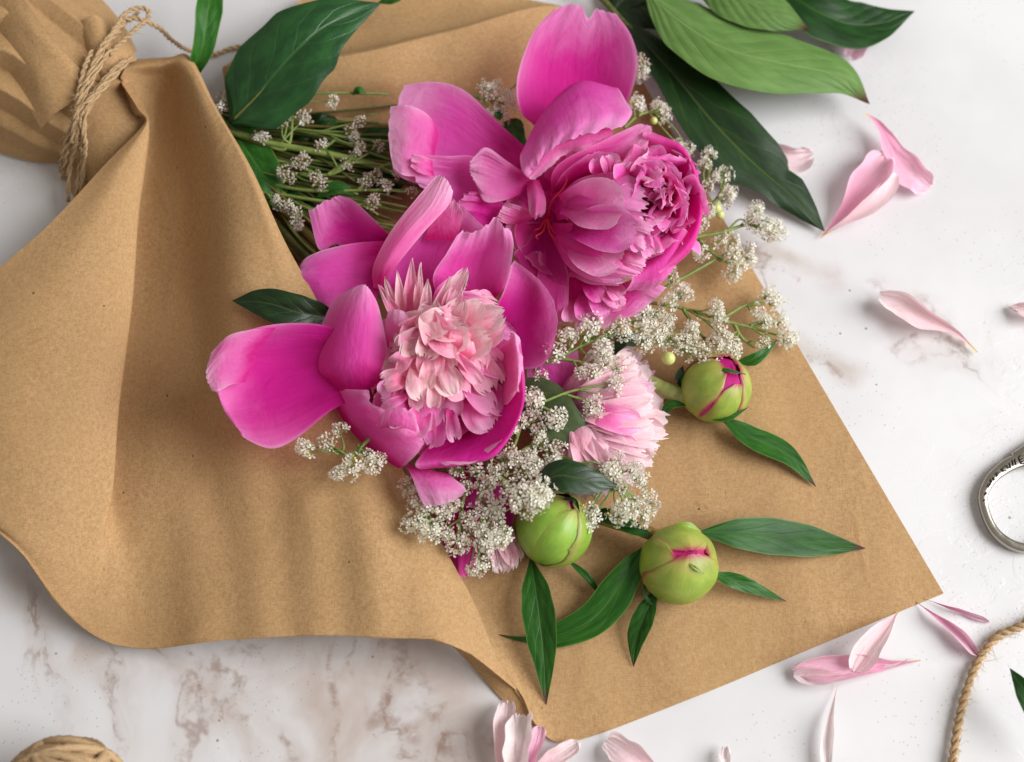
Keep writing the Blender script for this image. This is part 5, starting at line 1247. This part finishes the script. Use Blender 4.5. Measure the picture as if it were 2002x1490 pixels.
fallen('long white strap shaped petal below the flat pink petal', [(1637, 1338, 5), (1626, 1390, 16), (1618, 1450, 18), (1614, 1520, 10)], 30, 'fallenw', seed=10, cup=.6, rag=0)
fallen('upright pale petal leftmost at the rounded paper corner', [(994, 1560, 20), (990, 1500, 26), (984, 1430, 30), (990, 1368, 16)], 54, 'fallen', seed=11, cup=.6, prof='broad', roll=10)
fallen('folded white pink petal second from the left at the rounded paper corner', [(1004, 1580, 20), (1012, 1500, 34), (1020, 1440, 40), (1026, 1396, 24)], 64, 'fallenw', seed=12, cup=.8, prof='broad', roll=-14)
fallen('deep pink petal rising beside the rounded paper corner', [(1020, 1570, 14), (1032, 1500, 26), (1048, 1450, 26), (1058, 1420, 10)], 40, 'fallenp', seed=13, cup=.6, prof='strap')
fallen('pale petal lying low just below the rounded paper corner', [(1010, 1560, 10), (1060, 1500, 22), (1100, 1472, 20), (1132, 1450, 14)], 46, 'fallen', seed=14, cup=.5, prof='strap')
fallen('pink tinged petal cut by the bottom edge below the paper', [(1300, 1560, 10), (1260, 1500, 24), (1220, 1470, 24), (1184, 1446, 12)], 66, 'fallen', seed=15, cup=.4, prof='broad')
fallen('tiny cream petal at the bottom edge between two larger ones', [(1424, 1512, 6), (1418, 1486, 16), (1418, 1460, 16)], 26, 'fallenw', seed=16, nv=16, prof='broad')
fallen('dull pink petal tip at the right edge above the scissors', [(2060, 640, 12), (2030, 615, 18), (2000, 604, 16), (1972, 600, 10)], 40, 'fallen', seed=17, cup=.5, prof='lens')

# ================================================================== scissors at the right edge
def scissors():
    t = thing('scissors', 'antique steel scissors with an engraved loop handle at the right edge', 'scissors', (2000, 980, 0))
    def loop(pts, name):
        A = np.array(pts, float)
        k = len(A)
        # closed Catmull-Rom
        n = 150
        x = np.linspace(0, k, n, endpoint=False); i = x.astype(int); f = (x-i)[:, None]
        a, b, c, d = A[(i-1) % k], A[i % k], A[(i+1) % k], A[(i+2) % k]
        Q = .5*(2*b+(c-a)*f+(2*a-5*b+4*c-d)*f*f+(3*b-a-3*c+d)*f**3)
        P = at(Q[:, :3]); w = Q[:, 3]*S
        tt = np.roll(P, -1, 0)-np.roll(P, 1, 0); tt /= np.linalg.norm(tt, axis=1, keepdims=True)
        up = np.array([0, 0, 1.0]); sd = np.cross(tt, up); sd /= np.linalg.norm(sd, axis=1, keepdims=True)
        kk = 28; an = np.linspace(0, 2*math.pi, kk, endpoint=False)
        cs = np.sign(np.cos(an))*np.abs(np.cos(an))**.62; sn = np.sign(np.sin(an))*np.abs(np.sin(an))**.62
        V = P[:, None]+sd[:, None]*cs[None, :, None]*w[:, None, None]+up*sn[None, :, None]*(w*.0+9.0*S)[:, None, None]
        F = grid_faces(n, kk, True).tolist()
        m = (n-1)*kk
        F += [[m+j, m+(j+1) % kk, (j+1) % kk, j] for j in range(kk)]
        return obj(name, mesh(name, V.reshape(-1, 3)-root_loc(t), F, M['steel']), t)
    loop([(1921, 981, 13, 8.5), (1931, 946, 13, 10), (1955, 921, 14, 12), (1988, 903, 14, 14), (2030, 900, 14, 13), (2072, 930, 13, 10), (2090, 985, 13, 9), (2070, 1042, 13, 9), (2024, 1070, 13, 9), (1980, 1066, 13, 9), (1941, 1035, 13, 8.5)], 'finger_loop')
    loop([(2250, 760, 13, 9), (2240, 700, 13, 9), (2200, 650, 13, 9), (2150, 640, 13, 9), (2110, 670, 13, 9), (2100, 720, 14, 11), (2130, 770, 14, 12), (2190, 790, 13, 10)], 'finger_loop')
    def bar(name, sp_, w0, w1, z):
        G = crom(np.array(sp_, float), 24)
        P = at(G); tt = np.gradient(P, axis=0); tt /= np.linalg.norm(tt, axis=1, keepdims=True)
        up = np.array([0, 0, 1.0]); sd = np.cross(tt, up)
        w = np.linspace(w0, w1, 24)*S; an = np.linspace(0, 2*math.pi, 12, endpoint=False)
        V = P[:, None]+sd[:, None]*np.cos(an)[None, :, None]*w[:, None, None]+up*np.sin(an)[None, :, None]*z*S
        F = grid_faces(24, 12, True).tolist()+[list(range(12))[::-1], list(range(23*12, 24*12))]
        obj(name, mesh(name, V.reshape(-1, 3)-root_loc(t), F, M['steel']), t)
    bar('shank', [(1985, 898, 14), (2030, 868, 15), (2090, 840, 16), (2160, 836, 16), (2260, 850, 14)], 14, 12, 8)
    bar('shank', [(2120, 765, 14), (2150, 800, 17), (2200, 830, 19), (2280, 850, 16)], 11, 12, 7)
    bar('blade', [(2260, 850, 12), (2420, 880, 8), (2640, 930, 5)], 14, 2, 4)
    bar('blade', [(2270, 850, 18), (2420, 890, 14), (2630, 960, 8)], 14, 2, 4)
    # engraved ornament: short dark cuts on the shoulder of the loop
    cuts = [[(1979, 898), (1982, 912)], [(1984, 896), (1987, 910)], [(1991, 893), (1998, 908)], [(1998, 908), (2004, 905)], [(1991, 893), (1999, 889)], [(1995, 899), (2001, 896)], [(1997, 903), (2003, 900)], [(2008, 886), (2014, 900)], [(2014, 884), (2020, 898)],
            [(1973, 904), (1976, 914), (1970, 916)], [(1966, 909), (1971, 914)], [(1959, 921), (1962, 914), (1969, 911), (1972, 915)], [(1956, 916), (1963, 921), (1970, 919)], [(1951, 932), (1950, 926), (1958, 921)], [(1945, 928), (1950, 922)],
            [(1941, 932), (1946, 941)], [(1936, 936), (1941, 945)], [(1930, 952), (1933, 946), (1937, 946), (1932, 955)], [(1926, 968), (1930, 962)], [(1929, 968), (1927, 961)], [(1922, 978), (1928, 977)]]
    V, F = [], []
    for c in cuts:
        Q = crom(np.array([(x, y, 24.6) for x, y in c]), 8)
        v, f, _ = tube_geo(at(Q), np.array([.5, 1.3, 1.7, 1.8, 1.8, 1.6, 1.2, .5])*S*.8, 5)
        F += [[i+len(V) for i in q] for q in f]; V += v.tolist()
    obj('engraving', mesh('engraving', np.array(V)-root_loc(t), F, M['groove']), t)
scissors()
